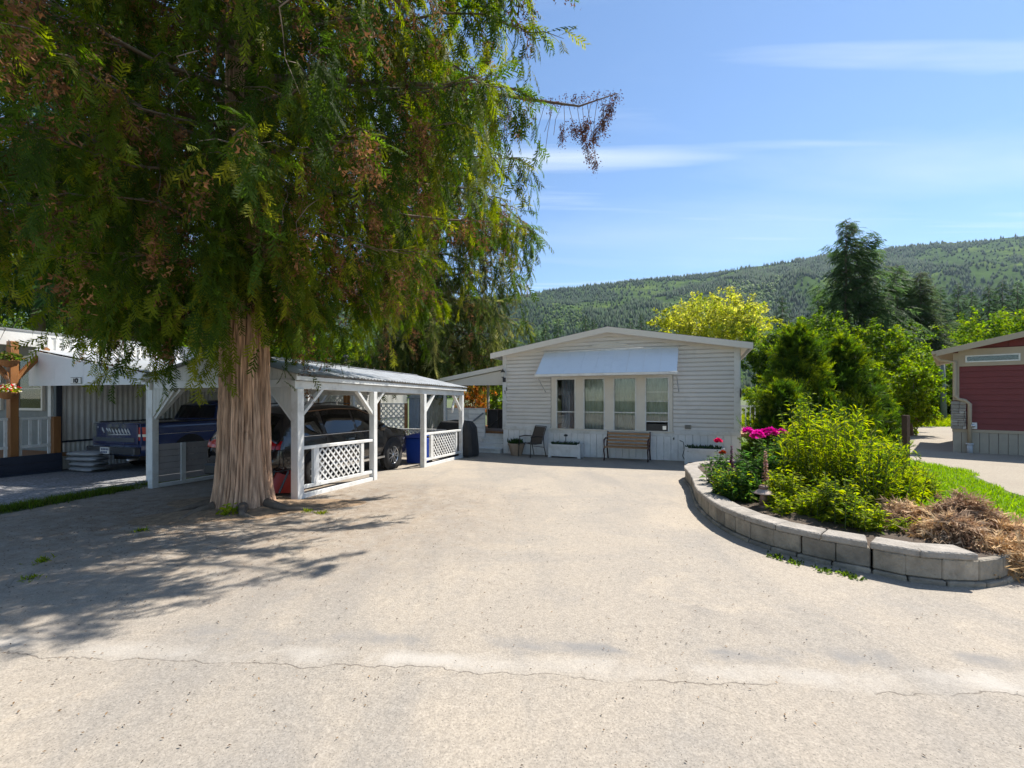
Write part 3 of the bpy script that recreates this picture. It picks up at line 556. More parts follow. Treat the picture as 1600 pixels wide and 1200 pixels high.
# roof: two slabs, fascia boards, rakes
OH = .36
for sgn, nm in ((0, 'left'), (1, 'right')):
    f = (lambda u: u) if sgn == 0 else (lambda u: HWD - u)
    m = MB(); a, b = -.30, HWD/2
    vs = []
    for y in (-OH, HLEN + .3):
        for u, dz in ((a, -.03), (b, -.03), (b, .0), (a, .0)): vs.append((f(u), y, ZE + SL*(u + .3) + dz))
    m.add(vs, [(0, 1, 2, 3), (7, 6, 5, 4), (0, 4, 5, 1), (3, 2, 6, 7), (0, 3, 7, 4), (1, 5, 6, 2)])
    ro = m.obj('roof', M['shingle'], home)
    m = MB(); vs = []                        # soffit board under the overhang
    for y in (-OH + .03, HLEN + .2):
        for u, dz in ((a + .02, -.075), (b - .001, -.075), (b - .001, -.04), (a + .02, -.04)): vs.append((f(u), y, ZE + SL*(u + .3) + dz))
    m.add(vs, [(0, 1, 2, 3), (7, 6, 5, 4), (0, 4, 5, 1), (3, 2, 6, 7), (0, 3, 7, 4), (1, 5, 6, 2)]); m.obj('soffit', M['trim'], home)
    m = MB(); vs = []
    for y in (-OH - .022, -OH + .022):
        for u, dz in ((a - .02, -.185), (b, -.185), (b, -.012), (a - .02, -.012)): vs.append((f(u), y, ZE + SL*(u + .3) + dz))
    m.add(vs, [(0, 1, 2, 3), (7, 6, 5, 4), (0, 4, 5, 1), (3, 2, 6, 7), (0, 3, 7, 4), (1, 5, 6, 2)]); m.obj('rake_board', M['trim'], home)
    m = MB(); m.box(min(f(a - .02), f(a + .004)), max(f(a - .02), f(a + .004)), -OH + .024, HLEN + .3, ZE - .17, ZE - .02); m.obj('gutter_board', M['white'], home)
    m = MB(); vs = []                        # frieze along the top of the wall
    for y in (-.032, .012):
        for u, dz in ((.0, -.26), (b, -.26), (b, -.08), (.0, -.08)): vs.append((f(u), y, ZE + SL*(u + .3) + dz))
    m.add(vs, [(0, 1, 2, 3), (7, 6, 5, 4), (0, 4, 5, 1), (3, 2, 6, 7), (0, 3, 7, 4), (1, 5, 6, 2)]); m.obj('frieze_board', M['trim'], home)
ul, zl = HF.on(912, 544); ur, zr = HF.on(994, 540); uc, zc_ = HF.on(952, 534)
m = MB(); m.prism([(ul, zc_ - .17), (ur, zc_ - .17), (HWD/2, zc_ + .01)], 'y', -.05, -.01); vt = m.obj('gable_vent', M['trim'], home)
for q in range(3): mm = MB(); hw = .78 - q*.24; mm.box(HWD/2 - hw, HWD/2 + hw, -.062, -.05, zc_ - .155 + q*.05, zc_ - .14 + q*.05); mm.obj('vent_slat', M['white'], vt)
# windows
GW = [(869.4, 900), (912, 945.6), (958.7, 994.4), (1008, 1045.6)]; GZ0, GZ1 = HF.on(930, 671.5)[1], HF.on(930, 591)[1]; SZ = HF.on(930, 644)[1]
frm = MB(); us = [HF.on(a, 600)[0] for ab in GW for a in ab]
edges = [W0] + us + [W1]
for q in range(0, 10, 2): frm.box(edges[q], edges[q + 1], -.045, .06, WZ0 + .035, WZ1)
frm.box(W0, W1, -.052, .055, GZ1, WZ1 - .003)
wf = frm.obj('window_wall_frame', M['trim'], home)
m = MB(); m.box(W0 - .05, W1 + .05, -.09, .03, ZB + .048, ZB + .088); m.obj('window_sill', M['trim'], home, bev=.006)
M['curtain'] = mat('sheer_curtain', (.55, .53, .48), .9, .15, 5)
M['lilac'] = mat('lilac_blind', (.30, .30, .38), .9, .12, 5)
cur_lab = ['pale tab curtain behind the tall window beside the patio chair', 'sheer pleated curtain behind the second tall window above the planter', 'sheer pleated curtain behind the tall window above the bench back', 'sheer curtain behind the window that holds the air conditioner']
for q in range(4):
    a, b = us[2*q], us[2*q + 1]
    m = MB()
    for (x0, x1, z0, z1) in ((a - .001, a + .035, GZ0 - .03, GZ1), (b - .035, b + .001, GZ0 - .03, GZ1), (a + .035, b - .035, GZ0 - .03, GZ0 + .012), (a + .035, b - .035, GZ1 - .03, GZ1)): m.box(x0, x1, -.055 if x1 - x0 > .1 else -.06, .03, z0, z1)
    wo_ = m.obj('window', M['white'], home)
    m = MB(); m.box(a + .035, b - .035, -.03, .02, SZ - .016, SZ + .016); m.obj('sash_rail', M['white'], wo_)
    if q == 3:
        for zz in (HF.on(1027, 612.5)[1], HF.on(1027, 627)[1]): m = MB(); m.box(a + .035, b - .035, -.022, .012, zz - .008, zz + .008); m.obj('muntin', M['white'], wo_)
        m = MB(); zz = HF.on(1027, 658.5)[1]; m.box(a + .035, b - .035, -.03, .02, zz - .018, zz + .018); m.obj('sash_rail', M['white'], wo_)
    low = SZ if q < 3 else HF.on(1027, 658.5)[1]
    m = MB(); m.box(a + .036, b - .036, -.002, .002, SZ + .016, GZ1 - .03); m.obj('pane', M['glass'], wo_)
    m = MB(); m.box(a + .036, b - .036, -.004, .0, (GZ0 + .012) if q < 3 else low + .018, SZ - .016); m.obj('pane', M['glass'], wo_)
    cu = MB(); x0, x1 = (a - .03, b + .03); zt, zb = GZ1 + .05, (GZ0 - .05 if q != 3 else low + .02)
    if q == 0: x0 = a + .12
    cu.grid(lambda uu, vv: (x0 + (x1 - x0)*uu, .20 + .022*math.sin(uu*(x1 - x0)*62 + q) + .012*math.sin(uu*23 + vv*2), zb + (zt - zb)*vv), 56, 4)
    c = cu.obj('curtain', M['curtain'] if q else M['lilac']); c.location = (HF.x, HF.y, 0); c.rotation_euler = (0, 0, HF.a); tag(c, cur_lab[q], 'curtain', 'curtains in the front windows')
a, b = us[6] + .06, us[7] - .05; zt = HF.on(1027, 661)[1]
ac = T('air_conditioner', 'black window air conditioner set in the lower sash above the bench end', 'air conditioner', (*HF.w(a, 0), GZ0), HF.a)
m = MB(); m.box(0, b - a, -.06, .30, .016, zt - GZ0 - .02); m.obj('case', M['black'], ac, bev=.01)
m = MB(); m.box(.05, b - a - .16, -.07, -.06, .05, zt - GZ0 - .06); m.obj('front_grille', mat('dark_plastic', (.045, .045, .045), .5), ac)
for q in range(6): m = MB(); zz = .07 + q*(zt - GZ0 - .14)/5; m.box(.06, b - a - .17, -.078, -.069, zz, zz + .008); m.obj('louvre', M['black'], ac)
m = MB(); m.box(b - a - .13, b - a - .03, -.068, -.06, .06, zt - GZ0 - .08); m.obj('control_panel', M['alu'], ac)
# awning
aL, zA = HF.on(852, 553); aR, zA2 = HF.on(1060, 539); zA = (zA + zA2)/2; PJ = .95
tl = HF.on(835, 586, -PJ); tr_ = HF.on(1056, 582, -PJ); zV = (tl[1] + tr_[1])/2 + .02; aL, aR = tl[0] + .03, tr_[0] + .03
aw = MB()
for q in range(9):
    y0 = aL + (aR - aL)*q/9; y1 = aL + (aR - aL)*(q + 1)/9 - .004
    aw.add([(y0, -.03, zA), (y1, -.03, zA), (y1, -PJ, zV), (y0, -PJ, zV), (y0, -.03, zA - .012), (y1, -.03, zA - .012), (y1, -PJ, zV - .012), (y0, -PJ, zV - .012)], [(0, 1, 2, 3), (7, 6, 5, 4), (0, 4, 5, 1), (3, 2, 6, 7), (0, 3, 7, 4), (1, 5, 6, 2)])
awo = aw.obj('awning', M['awning'], home)
m = MB(); m.box(aL - .02, aR + .02, -PJ - .03, -PJ + .01, zV - .07, zV + .012); m.obj('front_bar', M['white'], awo, bev=.008)
m = MB(); m.tube([(aL - .01, -.06, zA), (aR + .01, -.06, zA)], .03, 8); m.obj('roller', M['white'], awo)
for u in (aL + .02, aR - .02):
    m = MB(); m.tube([(u, -PJ + .02, zV - .02), (u + .02, -.04, zV - .55)], .011, 6); m.obj('arm', M['alu'], awo)
# wall fittings
u, zz = HF.on(789, 588); lm = MB(); lm.box(u - .05, u + .05, -.075, -.046, zz - .20, zz - .05); wl = lm.obj('wall_lamp', M['black'], home)
m = MB(); m.tube([(u, -.07, zz - .14), (u, -.16, zz - .16), (u - .0, -.18, zz - .04)], .012, 6); m.obj('arm', M['black'], wl)
m = MB(); m.lathe([(.045, 0), (.075, .16), (.02, .17)], 6, (u, -.18, zz - .03), False); m.obj('lantern_glass', mat('frosted_lamp', (.5, .5, .46), .3), wl)
m = MB(); m.lathe([(.10, .155), (.05, .21), (.015, .23), (.02, .26), (.004, .28)], 6, (u, -.18, zz - .03), False); m.obj('lamp_cap', M['black'], wl)
m = MB(); m.lathe([(.05, -.02), (.055, 0), (.04, .006)], 8, (u, -.18, zz - .03)); m.obj('lamp_base', M['black'], wl)
for k, (pp, qq) in enumerate(((792.5, 608), (790, 613))):
    u, zz = HF.on(pp, qq); m = MB(); m.box(u - .011, u + .011, -.056, -.046, zz - .06, zz + .06); m.box(u - .03, u - .009, -.056, -.046, zz + .03, zz + .05); m.obj('house_digit', M['black'], home)
u0, z0 = HF.on(801, 669); pts = [(u0 + .36*t, -.035, z0 + .035*math.sin(t*34)*(1 - .4*t) + .012*math.sin(t*11)) for t in np.linspace(0, 1, 46)]
m = MB(); m.tube(pts, .006, 4); m.tube([(u0, -.035, z0 - .035), (u0 + .44, -.035, z0 - .03)], .006, 4); m.obj('name_script', mat('grey_lettering', (.09, .09, .11), .5), home)
u, zz = HF.on(1075, 667); m = MB(); m.box(u - .09, u + .09, -.075, -.02, zz - .06, zz + .06); vb = m.obj('vent_hood', mat('beige_plastic', (.33, .32, .28), .6), home, bev=.01)
for q in range(3): m = MB(); m.box(u - .07, u + .07, -.082, -.075, zz - .04 + q*.035, zz - .028 + q*.035); m.obj('vent_slat', M['dark'], vb)
u, zz = HF.on(1157, 614); m = MB(); m.tube([(u, -.065, zz - .13), (u, -.065, zz + .13)], .022, 8); m.obj('thermometer', M['black'], home)
u, zz = HF.on(1053, 684); m = MB(); m.tube([(u, -.04, zz), (u, -.10, zz), (u, -.11, zz - .05)], .016, 6); m.obj('hose_tap', M['black'], home)
u, zz = HF.on(1062, 688); m = MB(); m.tube([(u, -.05, zz), (u + .10, -.055, zz - .04), (u + .13, -.055, zz - .25), (u + .08, -.05, zz - .45), (u + .16, -.06, zz - .6)], .009, 5); m.obj('cable', M['black'], home)
# ---- porch on the left flank
PW = 2.8; porch_v = .32
m = MB(); sl_ = lambda u: 2.86 + .165*u
for (zo, th, v0, v1, mt, nm) in ((0, .03, porch_v, porch_v + 4.2, M['metal_roof'], 'porch_roof'), (-.033, .03, porch_v + .02, porch_v + 4.1, M['trim'], 'porch_ceiling')):
    m = MB(); vs = [(u, v, sl_(u) + zo + d) for v in (v0, v1) for u, d in ((-PW, -th), (-.02, -th), (-.02, 0), (-PW, 0))]
    m.add(vs, [(0, 1, 2, 3), (7, 6, 5, 4), (0, 4, 5, 1), (3, 2, 6, 7), (0, 3, 7, 4), (1, 5, 6, 2)]); m.obj(nm, mt, home)
m = MB(); vs = [(u, v, sl_(u) + d) for v in (porch_v - .03, porch_v - .002) for u, d in ((-PW - .03, -.13), (-.02, -.13), (-.02, .02), (-PW - .03, .02))]
m.add(vs, [(0, 1, 2, 3), (7, 6, 5, 4), (0, 4, 5, 1), (3, 2, 6, 7), (0, 3, 7, 4), (1, 5, 6, 2)]); m.obj('porch_fascia', M['trim'], home)
m = MB(); m.prism([(-PW + .15, 2.16), (-.02, 2.16), (-.02, 2.70), (-PW + .15, 2.27)], 'y', porch_v + .05, porch_v + .09); m.obj('porch_gable_panel', M['trim'], home)
for q in range(2): m = MB(); m.box(-PW + .15, -.022, porch_v + .035, porch_v + .05, 2.16 + q*.11, 2.26 + q*.11) if q == 0 else m.prism([(-PW + .9, 2.30), (-.022, 2.30), (-.022, 2.45), (-PW + 1.2, 2.42)], 'y', porch_v + .035, porch_v + .05); m.obj('porch_beam', M['trim'], home)
for (u, v) in ((-PW + .22, porch_v + .12), (-.11, porch_v + .1), (-PW + .22, porch_v + 3.8), (-1.0, porch_v + 2.6)): m = MB(); m.box(u - .045, u + .045, v - .045, v + .045, -.2, 2.30 + (.0 if u < -1.5 else .12)); m.obj('porch_post', M['white'], home)
pf = MB(); pf.box(-PW + .1, -.03, porch_v + .35, porch_v + 4.0, .42, .50); pf.obj('porch_floor', M['wood'], home)
pw = MB(); pw.box(-PW + .17, -.98, porch_v + .22, porch_v + .27, -.2, 1.30); pwo = pw.obj('porch_wall', M['white'], home)
for q in range(9):
    m = MB(); z0 = -.2 + q*.165; m.box(-PW + .15, -1.62, porch_v + .19, porch_v + .218, z0, z0 + .158); m.obj('siding_board', M['white'], pwo, bev=.006)
    m = MB(); m.box(-1.61, -.96, porch_v + .17, porch_v + .212, z0 + .004, z0 + .154); m.obj('siding_board', M['skirt'], pwo, bev=.006)
m = MB(); m.box(-PW + .12, -.94, porch_v + .16, porch_v + .29, 1.302, 1.335); m.obj('cap_board', M['white'], pwo)
m = MB(); m.bar((-1.40, porch_v + .12, .86), (-.98, porch_v + .10, 1.16), .04, .05); m.obj('hand_rail', mat('grey_paint', (.16, .18, .2), .5), home)
for q in range(4):
    m = MB(); z1 = .42 - q*.15; v0 = porch_v + .25 - q*.24; m.box(-.99, -.05, v0, v0 + .30, z1 - .155, z1 - .035); m.box(-1.01, -.03, v0 - .03, v0 + .30, z1 - .033, z1); m.obj('step', M['white'], home)
m = MB(); m.box(-1.02, -.985, porch_v - .55, porch_v + .3, -.2, -.05); m.obj('step_side', M['white'], home)
gt = MB()
for (p, q) in (((-.90, .62), (-.12, .62)), ((-.90, 1.28), (-.12, 1.28)), ((-.90, .62), (-.90, 1.28)), ((-.12, .62), (-.12, 1.28)), ((-.90, .62), (-.12, 1.28)), ((-.5, .62), (-.5, 1.28))): gt.bar((p[0], porch_v + .34, p[1]), (q[0], porch_v + .34, q[1]), .03, .04, (0, 1, 0))
gt.obj('porch_gate', mat('dark_brown_paint', (.03, .025, .022), .6), home)
m = MB(); m.box(-.90, -.12, porch_v + .37, porch_v + .38, .62, 1.28); m.obj('gate_backing', mat('dark_sheet', (.025, .025, .03), .8), home)  # opaque near-black sheet filling the dark opening behind the gate bars
m = MB(); m.box(-2.6, -.1, porch_v + 3.9, porch_v + 3.95, .5, 1.2); m.obj('porch_back_rail', M['wood'], home)
# ---- side deck with white railing at the right flank
dk = MB(); dk.box(HWD + .06, HWD + 1.5, 1.6, 6.5, .48, .58); dko = dk.obj('side_deck', M['wood'], home)
for (z0, z1) in ((.68, .73), (1.42, 1.48)): m = MB(); m.box(HWD + .1, HWD + 1.46, 1.62, 1.67, z0, z1); m.box(HWD + 1.42, HWD + 1.47, 1.671, 6.4, z0, z1); m.obj('rail', M['white'], dko)
bm_ = MB(); bm_.box(-.014, .014, -.014, .014, .73, 1.42); bme = bm_.mesh('baluster', M['white'])
for q in range(10): O('baluster', bme, dko, (HWD + .16 + q*.13, 1.645, 0))
for q in range(30): O('baluster', bme, dko, (HWD + 1.445, 1.8 + q*.15, 0))
for q in range(3): m = MB(); m.box(HWD + 1.38, HWD + 1.46, 1.7 + q*2.2, 1.78 + q*2.2, -.3, .48); m.obj('deck_leg', M['wood'], dko)
# ------------------------------------------------------------------ lattice
def lattice(w, h, sp=.105, st=.032, th=.008):    # diagonal strips clipped to w x h, in the x-z plane
    m = MB()
    for sgn in (1, -1):
        c = -h - w
        while c < w + h:
            pts = []                              # line x = c + sgn*z
            zs = sorted([max(0, min(h, z)) for z in ((0 - c)*sgn, (w - c)*sgn)])
            z0, z1 = zs
            if z1 - z0 > .02:
                a = (c + sgn*z0, 0, z0); b = (c + sgn*z1, 0, z1)
                m.bar((a[0], sgn*th*.55, a[2]), (b[0], sgn*th*.55, b[2]), th, st, (0, 0, 1))
            c += sp*1.414
    return m
# ------------------------------------------------------------------ the white carport beside the drive
CF = Frame(-3.68, 7.81, -18.0); CG = gz(0, 7.81); CW, CL_ = 3.50, 6.78; DS = -.0125
cp = T('carport', 'white timber carport with lattice rails and ribbed metal gable roof', 'carport', (CF.x, CF.y, CG), CF.a)
zz_ = lambda v, z: z + DS*v
PV = [0, 2.17, 4.37, 6.77]
for u in (0, -CW):
    for k, v in enumerate(PV):
        w_ = .075 if (u == 0 and k == 0) else .062; m = MB(); m.box(u - w_, u + w_, v - w_, v + w_, -.22, zz_(v, 1.90)); po = m.obj('post', M['white'], cp, bev=.006)
        if u == 0: m = MB(); m.box(u - .11, u + .11, v - .11, v + .11, -.25, -.02 - .019*v); m.obj('foot_block', mat('concrete_foot', (.32, .31, .29), .9, .15, 8, .3) if k == 0 else bpy.data.materials['concrete_foot'], po)
    m = MB(); m.bar((u, -.10, zz_(-.1, 1.965)), (u, CL_ + .1, zz_(CL_ + .1, 1.965)), .09, .14); m.obj('side_beam', M['white'], cp, bev=.005)
    m = MB(); s = 1 if u == 0 else -1; m.bar((u + s*.10, -.14, zz_(-.14, 2.075)), (u + s*.10, CL_ + .14, zz_(CL_ + .14, 2.075)), .03, .07); m.obj('eave_board', M['white'], cp)
for v in (0.0, CL_):
    m = MB(); m.box(-CW + .08, -.08, v - .05, v + .05, zz_(v, 1.925), zz_(v, 2.06)); m.obj('cross_beam', M['white'], cp, bev=.005)
RZ = 2.52; PITCH = (RZ - 2.10)/(CW/2 + .14)
ridge_u = -CW/2
for s in (-1, 1):                            # ribbed metal roof: each sheet a part
    nsh = 8
    for q in range(nsh):
        v0 = -.16 + q*(CL_ + .32)/nsh; v1 = v0 + (CL_ + .32)/nsh + .02; m = MB(); nr = 8; half = CW/2 + .15
        vs = []; fs = []
        for i in range(nr*4 + 1):
            t = i/(nr*4); v = v0 + (v1 - v0)*t; rb = .018 if i % 4 in (1, 2) else 0
            for d in (0, half): vs.append((ridge_u + s*d, v, zz_(v, RZ + .045 - PITCH*d + rb + .004*(q % 2))))
        for i in range(nr*4): fs.append((2*i, 2*i + 1, 2*i + 3, 2*i + 2))
        m.add(vs, fs); m.obj('roof_sheet', M['metal_roof'], cp)
    for q in range(6):                       # rafters
        v = .05 + q*CL_/5*.985; m = MB(); m.bar((ridge_u, v, zz_(v, RZ - .04)), (ridge_u + s*CW/2, v, zz_(v, RZ - .04 - PITCH*CW/2)), .04, .09); m.obj('rafter', M['white'], cp)
m = MB(); m.bar((ridge_u, -.15, zz_(0, RZ + .06)), (ridge_u, CL_ + .15, zz_(CL_, RZ + .06)), .22, .012); m.obj('ridge_cap', M['metal_roof'], cp)
BB = mat('board_paint', (.60, .59, .55), .6, .08, 4, .1, 40)
nb = 34; bwid = CW/nb
for v in (-.004, CL_ + .004):                # gable boards
    for i in range(nb):
        u0, u1 = -CW + i*bwid + .003, -CW + (i + 1)*bwid - .003; top = lambda u: RZ + .02 - PITCH*abs(u - ridge_u)
        m = MB(); m.prism([(u0, 2.065), (u1, 2.065), (u1, top(u1)), (u0, top(u0))], 'y', v - .025, v + .02)
        o = m.obj('gable_board', BB, cp); o.location.z = DS*v
for s, ub in ((1, -CW + .062), (-1, -.075)):  # boarded knee panels at the front corners
    wk, hk = .52, .56
    for i in range(6):
        a, b = i*wk/6 + .003, (i + 1)*wk/6 - .003
        m = MB(); m.prism([(ub + s*a, 1.925), (ub + s*b, 1.925), (ub + s*b, 1.925 - hk*(1 - b/wk)), (ub + s*a, 1.925 - hk*(1 - a/wk))], 'y', -.05, -.015); m.obj('knee_board', BB, cp)
    m = MB(); m.bar((ub, .0, 1.925 - hk - .02), (ub + s*wk, .0, 1.925 - .02), .07, .05, (0, 1, 0)); m.obj('knee_trim', M['white'], cp)
    m = MB(); m.bar((ub, .02 + .05, 1.40), (ub + s*.62, .07, 1.90), .05, .08, (0, 1, 0)); m.obj('brace', M['white'], cp)
def brace(u, v0, z0, v1, z1): m = MB(); m.bar((u, v0, zz_(v0, z0)), (u, v1, zz_(v1, z1)), .05, .085, (1, 0, 0)); m.obj('brace', M['white'], cp)
for u in (0, -CW):
    for (k, s) in ((0, 1), (1, -1), (1, 1), (2, 1), (3, -1)):
        ln = .52 if (k, s) not in ((1, 1),) else .3
        brace(u, PV[k] + s*.05, 1.42 + (.52 - ln), PV[k] + s*(.05 + ln), 1.90)
pts = [(0, PV[3] - .06 - .5*math.cos(a), zz_(PV[3], 1.38 + .5*math.sin(a))) for a in np.linspace(0, 1.5, 8)]
m = MB(); m.tube([(p[0] - .05, p[1], p[2]) for p in pts], .035, 6); m.obj('arched_brace', M['white'], cp)
for (v0, v1) in ((PV[0], PV[1]), (PV[2], PV[3])):   # lattice bays on the drive side
    def rail(z, w_, h_, nm): m = MB(); m.bar((0, v0 + .08, zz_(v0, z) - .007*v0), (0, v1 - .08, zz_(v1, z) - .007*v1), w_, h_); m.obj(nm, M['white'], cp, bev=.004)
    rail(.87, .09, .055, 'top_rail'); rail(.19, .07, .06, 'lower_rail'); 
    m = MB(); m.bar((.0, v0 + .08, .035 - .019*v0), (.0, v1 - .08, .035 - .019*v1), .10, .08); m.obj('sill_beam', M['white'], cp)
    for vv, w_ in ((v0 + .42, .13), (v1 - .42, .09)): m = MB(); m.box(-.025, .035, vv - w_/2, vv + w_/2, .22 - .019*vv, .842 - .019*vv); m.obj('stile', M['white'], cp)
    lw = v1 - v0 - .95; lp = lattice(lw, .60).obj('lattice_panel', M['white'], cp, (.008, v0 + .48, .23 - .019*(v0 + 1)), (0, 0, R(90)))
for q in range(6):                           # boarded low wall on the far side
    m = MB(); z0 = .08 + q*.125; m.bar((-CW + .01, .07, z0 + .06), (-CW + .01, CL_ - .07, z0 + .06 - .019*CL_), .03, .118); m.obj('wall_board', mat('mauve_board', (.38, .35, .35), .7, .1, 5, .15) if q == 0 else bpy.data.materials['mauve_board'], cp)
for v in (.55, 2.9, 5.2): m = MB(); m.box(-CW + .03, -CW + .07, v - .045, v + .045, .05 - .019*v, .83 - .019*v); m.obj('batten', M['white'], cp)
m = MB(); m.bar((-CW, .07, .0), (-CW, CL_, -.019*CL_), .1, .09); m.obj('sill_beam', M['white'], cp)
m = MB(); m.bar((-CW + .06, CL_, .72), (-.06, CL_, .72), .07, .05); m.obj('back_rail', M['white'], cp)
m = MB(); m.bar((-CW + .06, CL_, .06), (-.06, CL_, .06), .07, .05); m.obj('back_rail', M['white'], cp)
lattice(CW - .2, .58).obj('lattice_panel', M['white'], cp, (-CW + .1, CL_, .10))
# ------------------------------------------------------------------ vehicles
def wheel(parent, x, y, z, r, w, side, spokes=5):
    m = MB(); prof = [(r*.66, -w/2), (r*.93, -w/2), (r, -w*.38), (r, w*.38), (r*.93, w/2), (r*.66, w/2), (r*.64, w*.3), (r*.64, -w*.3), (r*.66, -w/2)]
    n = 30; vs = [(a*math.cos(2*math.pi*j/n), b, a*math.sin(2*math.pi*j/n)) for a, b in prof for j in range(n)]
    m.add(vs, [(i*n + j, i*n + (j + 1) % n, (i + 1)*n + (j + 1) % n, (i + 1)*n + j) for i in range(len(prof) - 1) for j in range(n)], True)
    t = m.obj('wheel', M['rubber'], parent, (x, y, z))
    m = MB(); ro = r*.67; yo = side*w*.42
    vs = [(a*math.cos(2*math.pi*j/n), b, a*math.sin(2*math.pi*j/n)) for a, b in ((ro, yo), (ro*.92, yo), (ro*.88, yo - side*.05), (ro*.86, -side*w*.3)) for j in range(n)]
    m.add(vs, [(i*n + j, i*n + (j + 1) % n, (i + 1)*n + (j + 1) % n, (i + 1)*n + j) for i in range(3) for j in range(n)], True)
    for k in range(spokes*2):
        a = 2*math.pi*(k//2)/spokes + (.16 if k % 2 else -.16); ca, sa = math.cos(a), math.sin(a)
        m.bar((ro*.14*ca, yo - side*.012, ro*.14*sa), (ro*.93*math.cos(a + (.1 if k % 2 else -.1)), yo - side*.004, ro*.93*math.sin(a + (.1 if k % 2 else -.1))), .028, .022, (0, 1, 0))
    m.tube([(0, yo - side*.03, 0), (0, yo + side*.004, 0)], ro*.2, 14); m.obj('rim', M['alu'], t)
    m = MB(); m.tube([(0, yo - side*.06, 0), (0, yo - side*.055, 0)], ro*.85, 20); m.obj('brake_disc', M['black'], t); return t
def loft(xs, ring):
    m = MB(); rings = [ring(x) for x in xs]; k = len(rings[0]); vs = []
    for x, rg in zip(xs, rings): vs += [(x, y, z) for y, z in rg]
    m.add(vs, [(i*k + j, i*k + j + 1, (i + 1)*k + j + 1, (i + 1)*k + j) for i in range(len(xs) - 1) for j in range(k - 1)], True)
    m.add([vs[j] for j in range(k)], [tuple(range(k))]); m.add([vs[(len(xs) - 1)*k + j] for j in range(k)], [tuple(range(k))[::-1]]); return m
def paint(name, c): return mat(name, c, .22, .04, 2, coat=.6)
SUVP = paint('black_brown_paint', (.012, .010, .010)); BLUEP = paint('navy_paint', (.013, .030, .105)); TAIL = mat('red_lens', (.42, .01, .012), .15, .1, 30)
h18 = R(90 - 18)
suv = T('parked_suv', 'black sport utility car parked nose-in under the white carport', 'car', (-4.32, 10.59, gz(0, 10.59)), h18)
TX = [-2.30, -2.24, -2.15, -1.92, -1.5, -.6, .2, .62, 1.18, 1.32, 1.9, 2.18, 2.28, 2.32]; TZ = [.72, 1.02, 1.16, 1.50, 1.60, 1.65, 1.62, 1.50, 1.15, 1.08, .99, .88, .74, .60]
WX = [-2.32, -2.2, -1.9, 1.6, 2.05, 2.25, 2.32]; WY = [.78, .88, .92, .92, .88, .78, .66]
def suv_dims(x):
    top = np.interp(x, TX, TZ); w_ = np.interp(x, WX, WY); belt = min(1.03 + .03*(-x)/2.3, top - .04); f = min(1, max(0, (top - belt)/.5)); return top, w_, belt, w_ - .05 - .23*f
def suv_ring(x):
    top, w_, belt, yr = suv_dims(x); bz = .30 if abs(x) < 2.2 else .36
    half = [(w_ - .12, bz), (w_ - .03, bz + .08), (w_, .62), (w_ - .015, .82), (w_ - .035, belt), (yr + .03, top - .07), (yr - .03, top - .02), (yr*.5, top + .012), (0, top + .018)]
    return half[::1] + [(-y, z) for y, z in half[-2::-1]]
loft(np.unique(np.concatenate([np.linspace(-2.32, 2.32, 46), TX])), suv_ring).obj('body', SUVP, suv)
def side_patch(x0, x1, s, zlo, ztop, mt, nm, parent, off=.006, rake0=0, rake1=0):
    def fn(u, v):
        x = x0 + (x1 - x0)*u; top, w_, belt, yr = suv_dims(x); zb = belt + zlo; zt = max(zb + .004, top - ztop); z = zb + (zt - zb)*v
        x = x + (rake0*(1 - u) + rake1*u)*v; top, w_, belt, yr = suv_dims(x); z = min(z, max(belt + zlo, top - ztop)); f = (z - belt)/max(.02, top - .07 - belt)
        return (x, s*((w_ - .035)*(1 - f) + (yr + .03)*f + off), z)
    m = MB(); m.grid(fn, 14, 5); return m.obj(nm, mt, parent)
